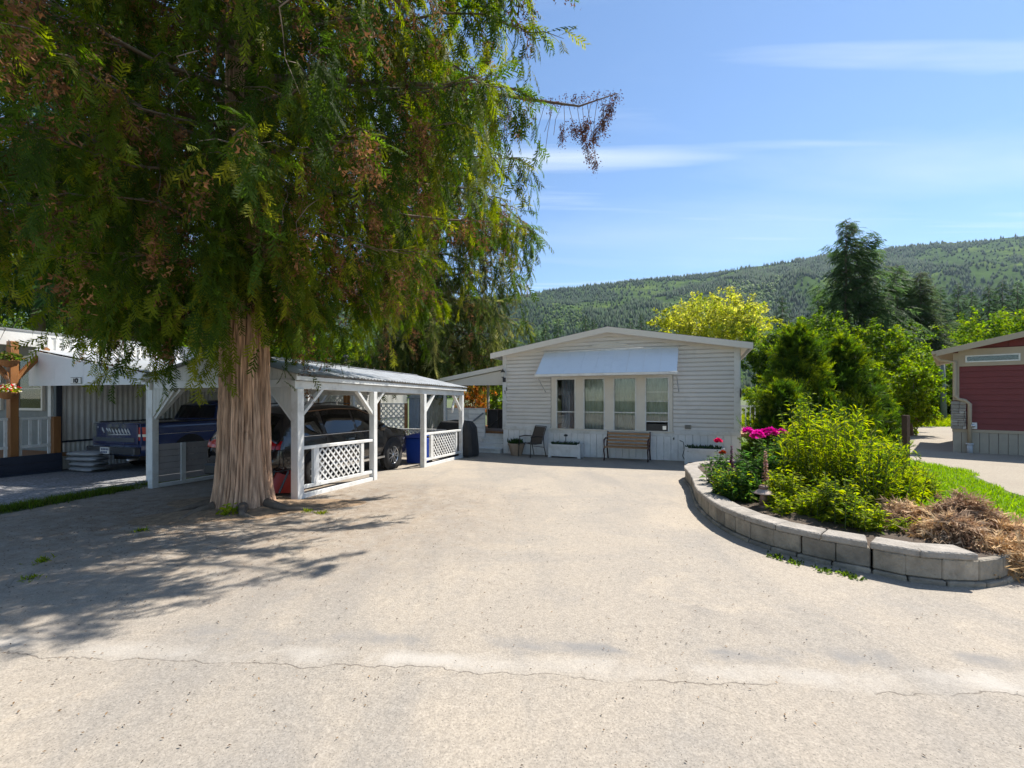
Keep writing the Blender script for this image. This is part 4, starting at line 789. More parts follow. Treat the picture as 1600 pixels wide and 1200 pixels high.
for s in (-1, 1):
    for (a, b, r0, r1) in ((-.02, .86, 0, -.22), (-1.02, -.10, 0, 0), (-1.78, -1.12, .08, -.02)): side_patch(a, b, s, .02, .10, M['carglass'], 'side_window', suv, .007, r0, r1)
    side_patch(-1.85, .95, s, -.022, 9, M['chrome'], 'belt_trim', suv, .006) if False else None
    m = MB(); m.tube([(x, s*(suv_dims(x)[1] - .03), suv_dims(x)[2] + .004) for x in np.linspace(-1.85, .95, 14)], .010, 5); m.obj('chrome_strip', M['chrome'], suv)
    m = MB(); m.tube([(x, s*(suv_dims(x)[3] + .045), suv_dims(x)[0] - .082) for x in np.linspace(-1.8, .62, 16)], .009, 5); m.obj('chrome_strip', mat('copper_reflection', (.28, .17, .10), .3, .1, metal=.8) if s < 0 else bpy.data.materials['copper_reflection'], suv)  # upper strip: brownish reflection on the chrome painted in as metal colour
    for x in (-.30, .55): m = MB(); m.bar((x - .09, s*.925, .90), (x + .09, s*.925, .90), .02, .03); m.obj('door_handle', M['chrome'], suv)
    for x in (-.06, .98, -1.06): m = MB(); m.bar((x, s*.919, .42), (x, s*.895, 1.0), .006, .012, (1, 0, 0)); m.obj('door_gap', M['dark'], suv)
    m = MB(); m.bar((-.9, s*.93, .36), (.95, s*.93, .36), .03, .05); m.obj('sill_strip', M['chrome'], suv)
    for x in (-1.35, 1.35):
        m = MB(); m.lathe([(.0, 0), (.40, 0), (.43, .012), (.43, .02), (.0, .021)], 28); o = m.obj('wheel_arch', M['dark'], suv, (x, s*.902, .37), (R(-90*s), 0, 0))
        wheel(suv, x, s*.84, .345, .345, .23, s)
    m = MB(); m.lathe([(.02, -.10), (.09, -.06), (.10, .03), (.03, .09)], 10); m.obj('mirror', SUVP, suv, (.72, s*1.02, 1.10), (0, 0, 0)); m = MB(); m.bar((.74, s*.88, 1.05), (.72, s*1.0, 1.06), .03, .05); m.obj('mirror_arm', M['black'], suv)
    m = MB(); m.grid(lambda u, v: (-2.335 + .10*u*u + .06*v*v, s*(.42 + .46*u), .86 + .15*v), 6, 3); tl_ = m.obj('tail_light', TAIL, suv)
    m = MB(); m.grid(lambda u, v: (2.33 - .12*u*u, s*(.42 + .36*u), .70 + .12*v), 5, 2); m.obj('headlight', M['alu'], suv)
m = MB(); m.grid(lambda u, v: (-2.165 + .20*v, -.60 + 1.2*u, 1.13 + .33*v), 6, 3); m.obj('rear_window', M['carglass'], suv)
m = MB(); m.grid(lambda u, v: (1.16 - .50*v, (-.70 + .10*v) + (1.4 - .20*v)*u, 1.175 + .33*v), 6, 3); m.obj('windscreen', M['carglass'], suv)
m = MB(); m.box(-2.37, -2.30, -.26, .26, .66, .78); m.obj('number_plate_recess', M['black'], suv); m = MB(); m.box(-2.378, -2.371, -.16, .16, .665, .775); m.obj('number_plate', M['white'], suv)
m = MB(); m.box(-2.40, -2.2, -.78, .78, .36, .56); m.obj('rear_bumper', M['black'], suv, bev=.03)
m = MB(); m.bar((-2.34, -.4, .83), (-2.34, .4, .83), .02, .03); m.obj('chrome_strip', M['chrome'], suv)
for s in (-.55, .55): m = MB(); m.tube([(x, s, suv_dims(x)[0] + .045) for x in np.linspace(-1.5, .1, 6)], .014, 6); m.obj('roof_rail', M['black'], suv)
# ---- navy pickup
pk = T('pickup_truck', 'dark navy pickup truck backed towards the drive under the neighbouring carport', 'truck', (-8.9, 13.8, gz(0, 13.8) + .03), h18)
def bed_ring(x):
    w_ = np.interp(x, [-2.72, -2.6, 2.2, 2.6, 2.75], [.88, .93, .93, .86, .70]); top = np.interp(x, [-2.75, -.72, -.70, 1.15, 1.2, 2.3, 2.7, 2.75], [1.22, 1.22, 1.20, 1.18, 1.14, 1.08, .98, .8])
    half = [(w_ - .10, .42), (w_ - .02, .50), (w_, .80), (w_ - .02, 1.05), (w_ - .03, top - .02), (w_ - .07, top), (0, top + .005)]; return half + [(-y, z) for y, z in half[-2::-1]]
loft(np.unique(np.concatenate([np.linspace(-2.72, 2.75, 30), [-.72, -.70]])), bed_ring).obj('body', BLUEP, pk)
CXs = [-.74, -.62, -.4, .25, .55, 1.15, 1.2]; CZs = [1.21, 1.62, 1.74, 1.76, 1.70, 1.24, 1.2]
def cab_ring(x):
    top = np.interp(x, CXs, CZs); f = min(1, (top - 1.2)/.5); yr = .88 - .20*f; half = [(.89, 1.16), (.89, 1.2), (yr + .02, top - .05), (yr - .05, top), (0, top + .015)]; return half + [(-y, z) for y, z in half[-2::-1]]
loft(np.unique(np.concatenate([np.linspace(-.74, 1.2, 18), CXs])), cab_ring).obj('cab', BLUEP, pk)
m = MB(); m.grid(lambda u, v: (-.752 + .11*v, (-.74 + .06*v) + (1.48 - .12*v)*u, 1.26 + .36*v), 6, 3); m.obj('rear_window', M['carglass'], pk)
for s in (-1, 1):
    m = MB(); m.grid(lambda u, v: (-.50 + (1.35 - .45*v)*u, s*(.90 - .155*v), 1.235 + .40*v), 8, 3); m.obj('side_window', M['carglass'], pk)
    m = MB(); m.grid(lambda u, v: (-2.735 + .16*u, s*(.80 + .137*min(1, u*2.2)), .80 + .32*v), 5, 2); tl_ = m.obj('tail_light', TAIL, pk)
    m = MB(); m.grid(lambda u, v: (-2.742 + .16*u, s*(.795 + .145*min(1, u*2.2)), .89 + .06*v), 5, 1); m.obj('reverse_lens', mat('clear_lens', (.75, .7, .6), .2) if s < 0 else bpy.data.materials['clear_lens'], tl_)
    for x in (-1.55, 1.75):
        m = MB(); m.lathe([(.0, 0), (.44, 0), (.46, .012), (.46, .02), (.0, .021)], 26); m.obj('wheel_arch', M['dark'], pk, (x, s*.913, .42), (R(-90*s), 0, 0)); wheel(pk, x, s*.84, .36, .36, .24, s, 6)
    m = MB(); m.bar((-2.5, s*.934, .93), (-.9, s*.934, .93), .012, .012); m.obj('chrome_strip', M['chrome'], pk)
    m = MB(); m.bar((-2.55, s*.90, 1.225), (-.75, s*.90, 1.225), .05, .02); m.obj('bed_rail', M['black'], pk)
m = MB(); m.box(-2.76, -2.715, -.79, .79, .70, 1.20); tg = m.obj('tailgate', BLUEP, pk, bev=.012)
m = MB(); m.box(-2.768, -2.758, -.70, .70, .76, .86); m.obj('tailgate_panel', mat('dull_blue', (.05, .065, .085), .4), tg)
m = MB(); m.box(-2.775, -2.76, -.13, .13, 1.04, 1.11); m.obj('tailgate_handle', M['black'], tg)
for q, (y0, hh) in enumerate(((.42, .13), (.26, .10), (.17, .12), (.05, .16), (-.07, .16), (-.18, .16), (-.29, .15), (-.40, .15), (-.50, .15))):   # pale swept strokes of the worn decal
    m = MB(); m.tube([(-2.766, y0 + .03, 1.10 - .02*(q > 0)), (-2.767, y0 - .005, 1.10 - hh*.5), (-2.766, y0 - .05, 1.10 - hh)], [.012, .022, .010], 5); m.obj('decal_stroke', M['white'], tg)
m = MB(); m.tube([(-2.767, .20, .925), (-2.767, -.2, .935), (-2.767, -.58, .94)], [.008, .014, .006], 5); m.obj('decal_stroke', M['white'], tg)
m = MB(); m.tube([(-2.766, .60, 1.10), (-2.768, .60, 1.10)], .02, 8); m.obj('decal_dot', M['white'], tg)
m = MB(); m.box(-2.88, -2.72, -.86, .86, .46, .64); bp_ = m.obj('rear_bumper', mat('dark_chrome', (.09, .10, .12), .25, .1, metal=.6), pk, bev=.02)
m = MB(); m.box(-2.90, -2.882, -.02, .30, .47, .63); pl = m.obj('number_plate', M['white'], pk)
for r_ in range(2):
    for c_ in range(5 - r_): m = MB(); y0 = .25 - c_*.055; m.box(-2.905, -2.901, y0 - .035, y0, .56 - r_*.07, .605 - r_*.07); m.obj('plate_character', mat('plate_blue', (.05, .07, .16), .5) if (r_, c_) == (0, 0) else bpy.data.materials['plate_blue'], pl)
m = MB(); m.tube([(-2.6, -.55, .34), (-2.86, -.6, .33)], .035, 10); m.obj('tail_pipe', M['alu'], pk)
m = MB(); m.box(-2.5, 2.5, -.45, .45, .28, .44); m.obj('chassis', M['black'], pk)
# ------------------------------------------------------------------ neighbouring home with its own carport
NF = Frame(-11.55, 11.0, -18.0); ng = gz(0, 11.0)
nh = T('mobile_home', 'white corrugated mobile home with a sloping carport roof and railed porch', 'house', (NF.x, NF.y, 0), NF.a)
CORR = mat('corrugated_white', (.68, .66, .63), .5, .06, 2, dirt=((.36, .33, .28), .5, 1.2))
def ribbed(u, v0, v1, z0, z1, pitch, mt, nm, parent, out=1):
    m = MB(); v = v0; vs = []; fs = []; i = 0
    while v <= v1: vs += [(u + out*(.022 if i % 4 in (1, 2) else 0), v, z0), (u + out*(.022 if i % 4 in (1, 2) else 0), v, z1)]; v += pitch/4; i += 1
    fs = [(2*k, 2*k + 2, 2*k + 3, 2*k + 1) for k in range(i - 1)]; m.add(vs, fs); return m.obj(nm, mt, parent)
nw = MB(); nw.box(-4.2, -.02, .45, .57, -.2, 3.22); nw.box(-.10, -.02, .45, 17, -.2, 3.22); nw.box(-4.2, -4.1, .57, 17, -.2, 3.22); nw.box(-4.2, -.02, 17, 17.1, -.2, 3.22); nwo = nw.obj('wall', mat('grey_green_wall', (.20, .21, .20), .7), nh)
for q in range(14): ribbed(-.015, .55 + q*1.15, .55 + (q + 1)*1.15 - .01, .62, 3.2, .13, CORR, 'wall_panel', nwo)
for q in range(14): ribbed(.0, .55 + q*1.15, .55 + (q + 1)*1.15 - .01, -.25, .58, .10, M['skirt'], 'skirting_panel', nh)
m = MB(); m.box(-.01, .05, .5, 17, .575, .62); m.obj('belt_trim', M['navy'], nh)
m = MB(); m.box(-.06, .045, .40, .52, .62, 3.0); m.obj('corner_post', M['navy'], nh); m = MB(); m.box(-.25, -.13, .38, .448, .62, 2.9); m.obj('corner_post', M['white'], nh)
m = MB(); m.prism([(-4.5, 3.24), (.10, 3.24), (.10, 3.30), (-2.1, 3.5), (-4.5, 3.30)], 'y', -3.5, 17.3); m.obj('roof', M['white'], nh)
m = MB(); m.box(.08, .12, -3.5, .0, 2.93, 3.29); m.box(.08, .12, .002, 17.3, 3.19, 3.29); m.obj('fascia', M['white'], nh)
m = MB(); m.box(.095, .135, -3.5, 17.3, 3.275, 3.315); m.obj('gutter', mat('grey_gutter', (.28, .29, .30), .5), nh)
for q in range(12): ribbed(.10, .0 + q*1.4, (q + 1)*1.4 - .01, 2.83, 3.19, .16, M['white'], 'upper_panel', nh)
RH0, RH1 = 2.87, 2.24                        # its carport
for q in range(7):
    v0 = -.06 + q*1.0; m = MB(); vs = []; fs = []
    for i in range(17):
        v = v0 + i/16*1.02; rb = .016 if i % 4 in (1, 2) else 0
        for u, z in ((.12, RH0), (4.12, RH1)): vs.append((u, v, z + rb + .003*(q % 2)))
    fs = [(2*i, 2*i + 1, 2*i + 3, 2*i + 2) for i in range(16)]; m.add(vs, fs); m.obj('carport_roof_sheet', M['metal_roof'], nh)
for (a, b) in ((.0, .95), (.955, 1.98), (1.985, 3.05), (3.055, 4.05)):
    rz = lambda u: RH0 - .02 - (RH0 - RH1)/4*u; m = MB(); m.prism([(a, 1.99), (b, 1.99), (b, rz(b)), (a, rz(a))], 'y', -.10, -.06); m.obj('front_panel', mat('pale_blue_panel', (.70, .72, .74), .5, .04) if a == 0 else bpy.data.materials['pale_blue_panel'], nh)
m = MB(); m.bar((4.0, -.05, 2.13), (4.0, 6.9, 2.13), .06, .12); m.obj('carport_beam', M['white'], nh)
for v in (0, 2.3, 4.6, 6.8): m = MB(); m.box(3.92, 4.02, v - .05, v + .05, -.25, 2.10); m.obj('carport_post', M['white'], nh, bev=.005)
u0, z0 = NF.on(120.5, 592); u1, z1 = NF.on(137, 600); sg_ = MB(); sg_.box(u0, u1, -.118, -.102, z1, z0 + .03); sgo = sg_.obj('number_sign', M['white'], nh)
wS, hS = u1 - u0, z0 + .03 - z1; m = MB()
for (a, b, c, d) in ((.0, 1, .93, 1), (.0, 1, 0, .06), (.95, 1, .06, .93)): m.box(u0 + a*wS, u0 + b*wS, -.122, -.118, z1 + c*hS, z1 + d*hS)
m.obj('sign_border', M['black'], sgo)
m = MB(); m.box(u0 + .24*wS, u0 + .35*wS, -.122, -.118, z1 + .18*hS, z1 + .82*hS); m.obj('digit', M['black'], sgo)
m = MB(); cx_, cz_ = u0 + .56*wS, z1 + .5*hS; m.tube([(cx_ + .11*wS*math.cos(a), -.12, cz_ + .28*hS*math.sin(a)) for a in np.linspace(0, 2*math.pi, 15)], .018, 5); m.obj('digit', M['black'], sgo)
# porch: deck, railing, timber posts
dk = MB(); dk.box(-4.2, .40, -3.4, .42, .27, .36); dko = dk.obj('deck', M['wood'], nh)
for q in range(3): m = MB(); m.box(.40, .43, -3.4, .32, -.2 + q*.19, -.015 + q*.19); m.obj('deck_board', M['navy'], dko)
WP = mat('orange_timber', (.30, .125, .035), .55, .25, 5, .2, 30, stretch=(1, 1, .2))
for (u, v, z1_) in ((.30, -.52, 3.0), (.33, .24, 1.25), (.30, -3.0, 3.0)): m = MB(); m.box(u - .075, u + .075, v - .075, v + .075, .36, z1_); m.obj('porch_post', WP, nh, bev=.008)
for s in (-1, 1): m = MB(); m.bar((.30, -.52 + s*.06, 2.15), (.30, -.52 + s*.62, 2.90), .09, .12, (1, 0, 0)); m.obj('porch_brace', WP, nh)
for (v0, v1) in ((-2.9, -.62), (-.42, .15)):
    for (za, zb_) in ((.54, .60), (1.19, 1.25)): m = MB(); m.box(.28, .34, v0, v1, za, zb_); m.obj('rail', M['white'], nh)
    nbl = max(3, int((v1 - v0)/.16))
    for q in range(nbl + 1): m = MB(); v = v0 + .025 + (v1 - v0 - .05)*q/nbl; m.box(.295, .325, v - .025, v + .025, (.36 if q in (0, nbl) else .60), 1.19); m.obj('baluster', M['white'], nh)
fw = NF.on(30, 600, .44); 
for (pa, pb) in ((28, 70), (-60, 5)):
    ua, ub_ = NF.on(pa, 600, .44)[0], NF.on(pb, 600, .44)[0]; zA_, zB_ = NF.on(50, 640, .44)[1], NF.on(50, 556, .44)[1]
    m = MB()
    for (a, b, c, d) in ((ua, ub_, zB_ - .09, zB_), (ua, ub_, zA_ - .02, zA_ + .04), (ua, ua + .06, zA_ + .04, zB_ - .09), (ub_ - .06, ub_, zA_ + .04, zB_ - .09)): m.box(a, b, .39, .45, c, d)
    wi = m.obj('window', M['trim'], nh); m = MB(); m.box(ua + .06, ub_ - .06, .425, .432, zA_ + .04, zB_ - .09); m.obj('pane', M['glass'], wi)
    m = MB(); m.box(ua + .06, ub_ - .06, .434, .446, zA_ + .04, zB_ - .09); m.obj('dark_backing', M['dark'], wi); m = MB(); m.box(ua + .06, ub_ - .06, .40, .43, (zA_*.62 + zB_*.38), (zA_*.62 + zB_*.38) + .025); m.obj('sash_rail', M['trim'], wi)  # near-black sheet close behind the pane
m = MB(); m.tube([(-1.2, 13, 3.4), (-1.2, 13, 3.85)], .07, 10); m.lathe([(.14, .0), (.14, .05), (.05, .10)], 10, (-1.2, 13, 3.85)); m.obj('roof_vent', M['black'], nh)
# things about the neighbouring porch
def flowers(parent, c, r, n, cols, leafc, seed, zs=1.0, sz=.05):
    g = np.random.default_rng(seed); d = unit(g.normal(0, 1, (n, 3))); d[:, 2] = np.abs(d[:, 2]) - .25; p = np.array(c) + d*r*g.uniform(.5, 1, (n, 1))*[1, 1, zs]
    V, Fc, C = place(*leaf_template(.5), p, d + g.normal(0, .5, (n, 3)), d + g.normal(0, .5, (n, 3)), sz*g.uniform(1, 1.8, n), tints(n, leafc)); tris('foliage', V, Fc, M['leaf'], C, parent)
    k = n//3; d = unit(g.normal(0, 1, (k, 3))); d[:, 2] = np.abs(d[:, 2]); p = np.array(c) + d*r*g.uniform(.9, 1.12, (k, 1))*[1, 1, zs]
    V, Fc, C = place(*leaf_template(.9, .05, .0), p, g.normal(0, 1, (k, 3)), d + g.normal(0, .3, (k, 3)), sz*g.uniform(.8, 1.4, k), tints(k, cols, var=.1)); tris('flowers', V, Fc, M['petal'], C, parent)
for (px, py, d, lab, cols) in ((10, 603, 10.15, 'hanging basket of red and white flowers beside the orange timber post', [(.6, .02, .03), (.7, .6, .55)]), (14, 553, 10.2, 'mossy hanging basket tucked in the fork of the timber post', [(.10, .12, .02), (.16, .10, .03)])):
    hb = T('hanging_basket', lab, 'hanging basket', (PX(px, d), d, PZ(py + 14, d)), 0)
    m = MB(); m.lathe([(.03, -.10), (.12, -.06), (.17, .04), (.18, .06), (.15, .06)], 14); m.obj('bowl', mat('terracotta_coir', (.34, .16, .06), .9, .2, 20) if py == 603 else bpy.data.materials['terracotta_coir'], hb)
    for a in (0, 2.1, 4.2): m = MB(); m.tube([(.16*math.cos(a), .16*math.sin(a), .05), (0, 0, .52)], .004, 4); m.obj('chain', M['black'], hb)
    flowers(hb, (0, 0, .10), .20, 260, cols, YGREEN if py == 603 else GREEN, py, .6)
SACK = mat('pale_sack', (.30, .31, .32), .7, .12, 6, .3, 12)
for q in range(4):
    x, y = PX(137, 11.2), 11.2
    m = MB(); hl_, hw_, hh_ = .48 - .03*(q % 2), .22, .065
    m.grid(lambda u, v: (hl_*(2*u - 1), hw_*math.cos(2*math.pi*v)*(1 - .25*abs(2*u - 1)**6), hh_*math.sin(2*math.pi*v)*(1 - .75*abs(2*u - 1)**6)), 16, 14)
    o = m.obj('sack', SACK); o.location = (x + .03*(q % 2), y, ng + .065 + q*.125); o.rotation_euler = (0, 0, R(-22 + 5*q)); tag(o, ['pale filled sack at the bottom of the stack by the skirting', 'second pale sack up in the stack by the skirting', 'third pale sack up in the stack by the skirting', 'pale filled sack on top of the stack by the skirting'][q], 'sack', 'sacks stacked behind the pickup')
# ------------------------------------------------------------------ things in and behind the carport
REDP = mat('red_plastic', (.40, .035, .02), .35, .12, 4)
ks = T('red_sled', 'red plastic sled tub strapped up behind the black car', 'sled', (-4.35, 8.28, gz(0, 8.28) + .02), R(-14))
m = MB(); m.grid(lambda u, v: ((u - .5)*1.05*(1 - .1*v), (-.20 + .12*v)*math.cos(math.pi*(u - .5)*.9) + .0, .04 + .36*v + .05*math.cos((u - .5)*9)*v), 18, 6); m.grid(lambda u, v: ((u - .5)*1.05*(1 - .1*v), (.20 - .05*v), .04 + .36*v), 18, 6); m.grid(lambda u, v: ((u - .5)*1.0, -.2*math.cos(math.pi*(u - .5)*.9) + .36*v*.9, .045), 14, 3); m.obj('tub', REDP, ks)
for x in (-.3, .08, .36): m = MB(); m.bar((x - .06, -.19, .05), (x + .06, -.10, .43), .012, .035, (1, 0, 0)); m.obj('strap', M['black'], ks)
m = MB(); m.tube([(-.5, -.1, .42), (-.2, -.12, .44), (.2, -.12, .41), (.52, -.09, .47)], .014, 6); m.obj('rim_cord', M['black'], ks)
bx, by = PX(654, 13.0), 13.0
bn = T('blue_bin', 'blue plastic lidded bin inside the far bay of the white carport', 'bin', (bx, by, gz(0, by)), R(-18))
BL = mat('blue_plastic', (.012, .05, .32), .4, .15, 4)
m = MB(); m.prism([(-.24, 0), (.24, 0), (.30, .72), (-.30, .72)], 'y', -.26, .26); m.obj('body', BL, bn, bev=.03)
m = MB(); m.grid(lambda u, v: (-.32 + .64*u, -.30 + .62*v, .73 + .11*math.sin(math.pi*v)*math.sin(math.pi*(.15 + .7*u))), 8, 8); m.obj('lid', BL, bn)
m = MB(); m.tube([(-.24, .30, .70), (.24, .30, .70)], .016, 6); m.obj('handle', BL, bn)
for s in (-1, 1): m = MB(); m.tube([(s*.22, .26, .09), (s*.27, .26, .09)], .09, 14); m.obj('wheel', M['black'], bn)
gx, gy = PX(714, 14.6), 14.6
gr = T('covered_barbecue', 'barbecue under a black fitted cover beside the white steps', 'barbecue', (gx, gy, gz(0, gy)), R(-20))
COV = mat('black_cover', (.022, .022, .024), .75, .3, 3, .5, 9)
def cov(u, v):
    a = 2*math.pi*u; sq = lambda c: math.copysign(abs(c)**.45, c); w_ = np.interp(v, [0, .06, .55, .72, .86, 1], [.66, .68, .64, .62, .50, .06]); dd = np.interp(v, [0, .06, .55, .72, .86, 1], [.31, .32, .32, .30, .24, .02])
    z = np.interp(v, [0, .55, .72, .86, 1], [.04, .80, .93, 1.12, 1.18]); f = .025*math.sin(a*9 + v*3)*(1 - v)*(v < .75) + .012*math.sin(a*17)
    return (sq(math.cos(a))*w_ + f, sq(math.sin(a))*dd + f, z + .03*math.sin(a*2 + 1)*(v > .7)*(1 - v))
m = MB(); m.grid(cov, 64, 22); m.obj('cover', COV, gr)
m = MB(); m.box(.46, .60, -.16, -.04, 0.0, .10); m.obj('caster', M['alu'], gr); m = MB(); m.box(-.60, -.46, -.16, -.04, 0, .10); m.obj('caster', M['alu'], gr)
for k, (pa, pb, ya, yb, d, lab) in enumerate(((592, 636, 632, 672, 17.2, 'white lattice screen between timber posts behind the carport'), (545, 584, 618, 668, 17.0, 'taller white lattice screen behind the parked black car'), (496, 542, 620, 668, 16.8, 'white lattice screen beside the neighbouring home wall'))):
    x0, x1 = PX(pa, d), PX(pb, d); ls = T('lattice_screen', lab, 'screen', (x0, d, gz(0, d)), R(-6)); zt = PZ(ya, d) - gz(0, d)
    lattice(x1 - x0, zt - .35, .14, .05).obj('lattice_panel', M['white'], ls, (0, 0, .35))
    for u in (0, x1 - x0): m = MB(); m.box(u - .05, u + .05, -.06, .04, -.1, zt + (.2 if u == 0 else .05)); m.obj('post', WP if k else M['wood'], ls)
    for z in (.33, zt): m = MB(); m.box(.05, x1 - x0 - .05, -.03, .03, z, z + .05); m.obj('rail', M['white'], ls)
sx0, sx1, sd_ = PX(640, 18.6), PX(664, 18.6), 18.6
sh = T('garden_shed', 'small white ribbed metal shed between the carport and the porch', 'shed', (sx0, sd_, gz(0, sd_)), R(-24))
for q in range(5): m = MB(); m.box(q*.17, q*.17 + .155, -.02, .02, 0, 1.95); m.obj('wall_plank', mat('shed_front_shade', (.42, .47, .55), .6) if q == 0 else bpy.data.materials['shed_front_shade'], sh)  # white shed's front: its bluish shade is painted into the plank colour
for q in range(7): m = MB(); m.box(.85, .875, .02 + q*.2, .02 + q*.2 + .185, 0, 1.95); m.obj('wall_plank', M['white'], sh)
m = MB(); m.box(-.05, .80, .03, 1.4, 0, 1.9); m.obj('core', M['dark'], sh)
m = MB(); m.prism([(-.12, 1.95), (.98, 1.95), (.45, 2.2)], 'y', -.1, 1.5); m.obj('roof', M['metal_roof'], sh)
# ------------------------------------------------------------------ things along the front of the grey home
def at_wall(px, v):
    u = HF.on(px, 700, v)[0]; x, y = HF.w(u, v); return u, (x, y, gz(x, y))
u0, p0 = at_wall(857, -.62); u1, _ = at_wall(906, -.62)
def planter(nm, lab, p, w_, d_, h_, seed, rz):
    t = T(nm, lab, 'planter', p, rz)
    for s in (0, 1): m = MB(); m.box(.03 + 0*s, w_ - .03, s*(d_ - .03), s*(d_ - .03) + .03, .05, h_ - .02); m.obj('side_board', M['white'], t); m = MB(); m.box(s*(w_ - .03), s*(w_ - .03) + .03, .03, d_ - .03, .05, h_ - .02); m.obj('end_board', M['white'], t)
    for a in (0, 1):
        for b in (0, 1): m = MB(); x = a*(w_ - .07); y = b*(d_ - .07); m.box(x - .01, x + .08, y - .01, y + .08, 0, h_ + .01); m.obj('corner_post', M['white'], t, bev=.004)
    m = MB(); m.box(.0, w_, -.022, -.011, h_ - .09, h_ - .02); m.obj('rim_board', M['white'], t); m = MB(); m.box(.03, w_ - .03, .03, d_ - .03, h_ - .08, h_ - .05); m.obj('soil', M['soil'], t)
    g = np.random.default_rng(seed); n = 260; p = np.stack([g.uniform(.06, w_ - .06, n), g.uniform(.06, d_ - .06, n), np.full(n, h_ - .05)], -1); dd = g.normal(0, .6, (n, 3)) + [0, 0, .8]
    V, Fc, C = place(*leaf_template(.4), p, dd, g.normal(0, 1, (n, 3)) + [0, -.5, .6], g.uniform(.05, .15, n), tints(n, [(.05, .08, .04), (.03, .06, .04), (.07, .10, .05)])); tris('foliage', V, Fc, M['leaf'], C, t); return t
pl1 = planter('planter_box', 'low white wooden planter box between the patio chair and the bench', p0, u1 - u0, .42, .44, 1, HF.a)
m = MB(); m.tube([((u1 - u0)*.5, .2, .38), ((u1 - u0)*.5, .2, .68)], .012, 5); m.lathe([(.02, 0), (.06, .01), (.065, .05), (.02, .07)], 10, ((u1 - u0)*.5, .2, .66)); m.obj('solar_stake', M['black'], pl1)
ua, pa = at_wall(1070, -.72); ub, _ = at_wall(1132, -.72)
planter('planter_box', 'white wooden planter box partly hidden by the stone garden bed', pa, ub - ua, .42, .46, 2, HF.a)
# pot
u, p = at_wall(807, -.42); pt = T('flower_pot', 'tapered stone coloured flower pot beside the white steps', 'pot', p, HF.a + .5)
m = MB(); m.lathe([(.17, 0), (.18, .02), (.27, .33), (.29, .34), (.29, .40), (.25, .40), (.24, .35)], 8, smooth=False); m.obj('pot', mat('sandstone_pot', (.36, .27, .20), .85, .15, 10, .3), pt)
m = MB(); m.lathe([(.0, .33), (.25, .345)], 8); m.obj('soil', M['soil'], pt); g = np.random.default_rng(4); n = 240; pp = g.normal(0, .09, (n, 3))*[1, 1, 0] + [0, 0, .35]
V, Fc, C = place(*leaf_template(.28), pp, g.normal(0, .45, (n, 3)) + [0, 0, 1], g.normal(0, 1, (n, 3)), g.uniform(.1, .24, n), tints(n, [(.03, .06, .02), (.05, .09, .025)])); tris('foliage', V, Fc, M['leaf'], C, pt)
# patio chair
u, p = at_wall(830, -.62); ch = T('patio_chair', 'brown mesh sling patio chair with thin metal legs', 'chair', p, HF.a + R(-28))
SL_ = mat('brown_sling', (.085, .065, .05), .8, .15, 60, .2, 200); FR_ = mat('bronze_tube', (.05, .042, .036), .4, .1, metal=.5)
m = MB(); m.grid(lambda u, v: (-.24 + .48*u, .20 + .20*v, .42 + .52*v), 6, 8); m.obj('backrest', SL_, ch)
m = MB(); m.grid(lambda u, v: (-.25 + .5*u, -.26 + .46*v, .43 - .03*math.sin(math.pi*v)), 6, 6); m.obj('seat', SL_, ch)
for s in (-1, 1):
    m = MB(); m.tube([(s*.26, .42, .96), (s*.26, .20, .42), (s*.27, -.27, .43)], .013, 6); m.obj('side_frame', FR_, ch)
    m = MB(); m.tube([(s*.28, -.24, .63), (s*.28, -.27, .40), (s*.29, -.30, 0)], .013, 6); m.obj('leg', FR_, ch)
    m = MB(); m.tube([(s*.28, .27, .62), (s*.28, .30, .30), (s*.29, .38, 0)], .013, 6); m.obj('leg', FR_, ch)
    m = MB(); m.tube([(s*.28, -.26, .64), (s*.29, 0, .66), (s*.28, .28, .63)], .018, 6); m.obj('armrest', FR_, ch)
m = MB(); m.tube([(-.26, .42, .96), (.26, .42, .96)], .013, 6); m.tube([(-.28, .30, .30), (.28, .30, .30)], .010, 6); m.obj('cross_tube', FR_, ch)
# bench
ua, pa = at_wall(946, -.42); ub, _ = at_wall(1016, -.42); bw_ = ub - ua
bn_ = T('garden_bench', 'slatted wooden garden bench with maroon cast iron ends against the skirting', 'bench', pa, HF.a)
SLT = mat('bench_slat', (.38, .20, .085), .55, .2, 6, .15, 30, stretch=(.2, 1, 1)); IR = mat('maroon_iron', (.055, .012, .014), .45, .2, 20)
for q in range(4): m = MB(); t = q/3; m.bar((.03, .10 + .10*t, .47 + .31*t), (bw_ - .03, .10 + .10*t, .47 + .31*t), .022, .062); m.obj('back_slat', SLT, bn_, bev=.004)
for q in range(4): m = MB(); m.bar((.03, -.32 + q*.12, .405), (bw_ - .03, -.32 + q*.12, .405), .095, .024); m.obj('seat_slat', SLT, bn_, bev=.004)
for x in (.03, bw_ - .03):
    m = MB(); m.tube([(x, .24, .84), (x, .16, .62), (x, .08, .42), (x, .18, .2), (x, .26, 0)], [.018, .024, .028, .022, .026], 6); m.tube([(x, .08, .39), (x, -.34, .38), (x, -.40, .30), (x, -.30, .16), (x, -.36, 0)], [.024, .022, .022, .02, .026], 6); m.tube([(x, .15, .62), (x, -.1, .66), (x, -.34, .62), (x, -.37, .52), (x, -.32, .40)], [.018, .022, .026, .02, .016], 6); m.obj('end_frame', IR, bn_)
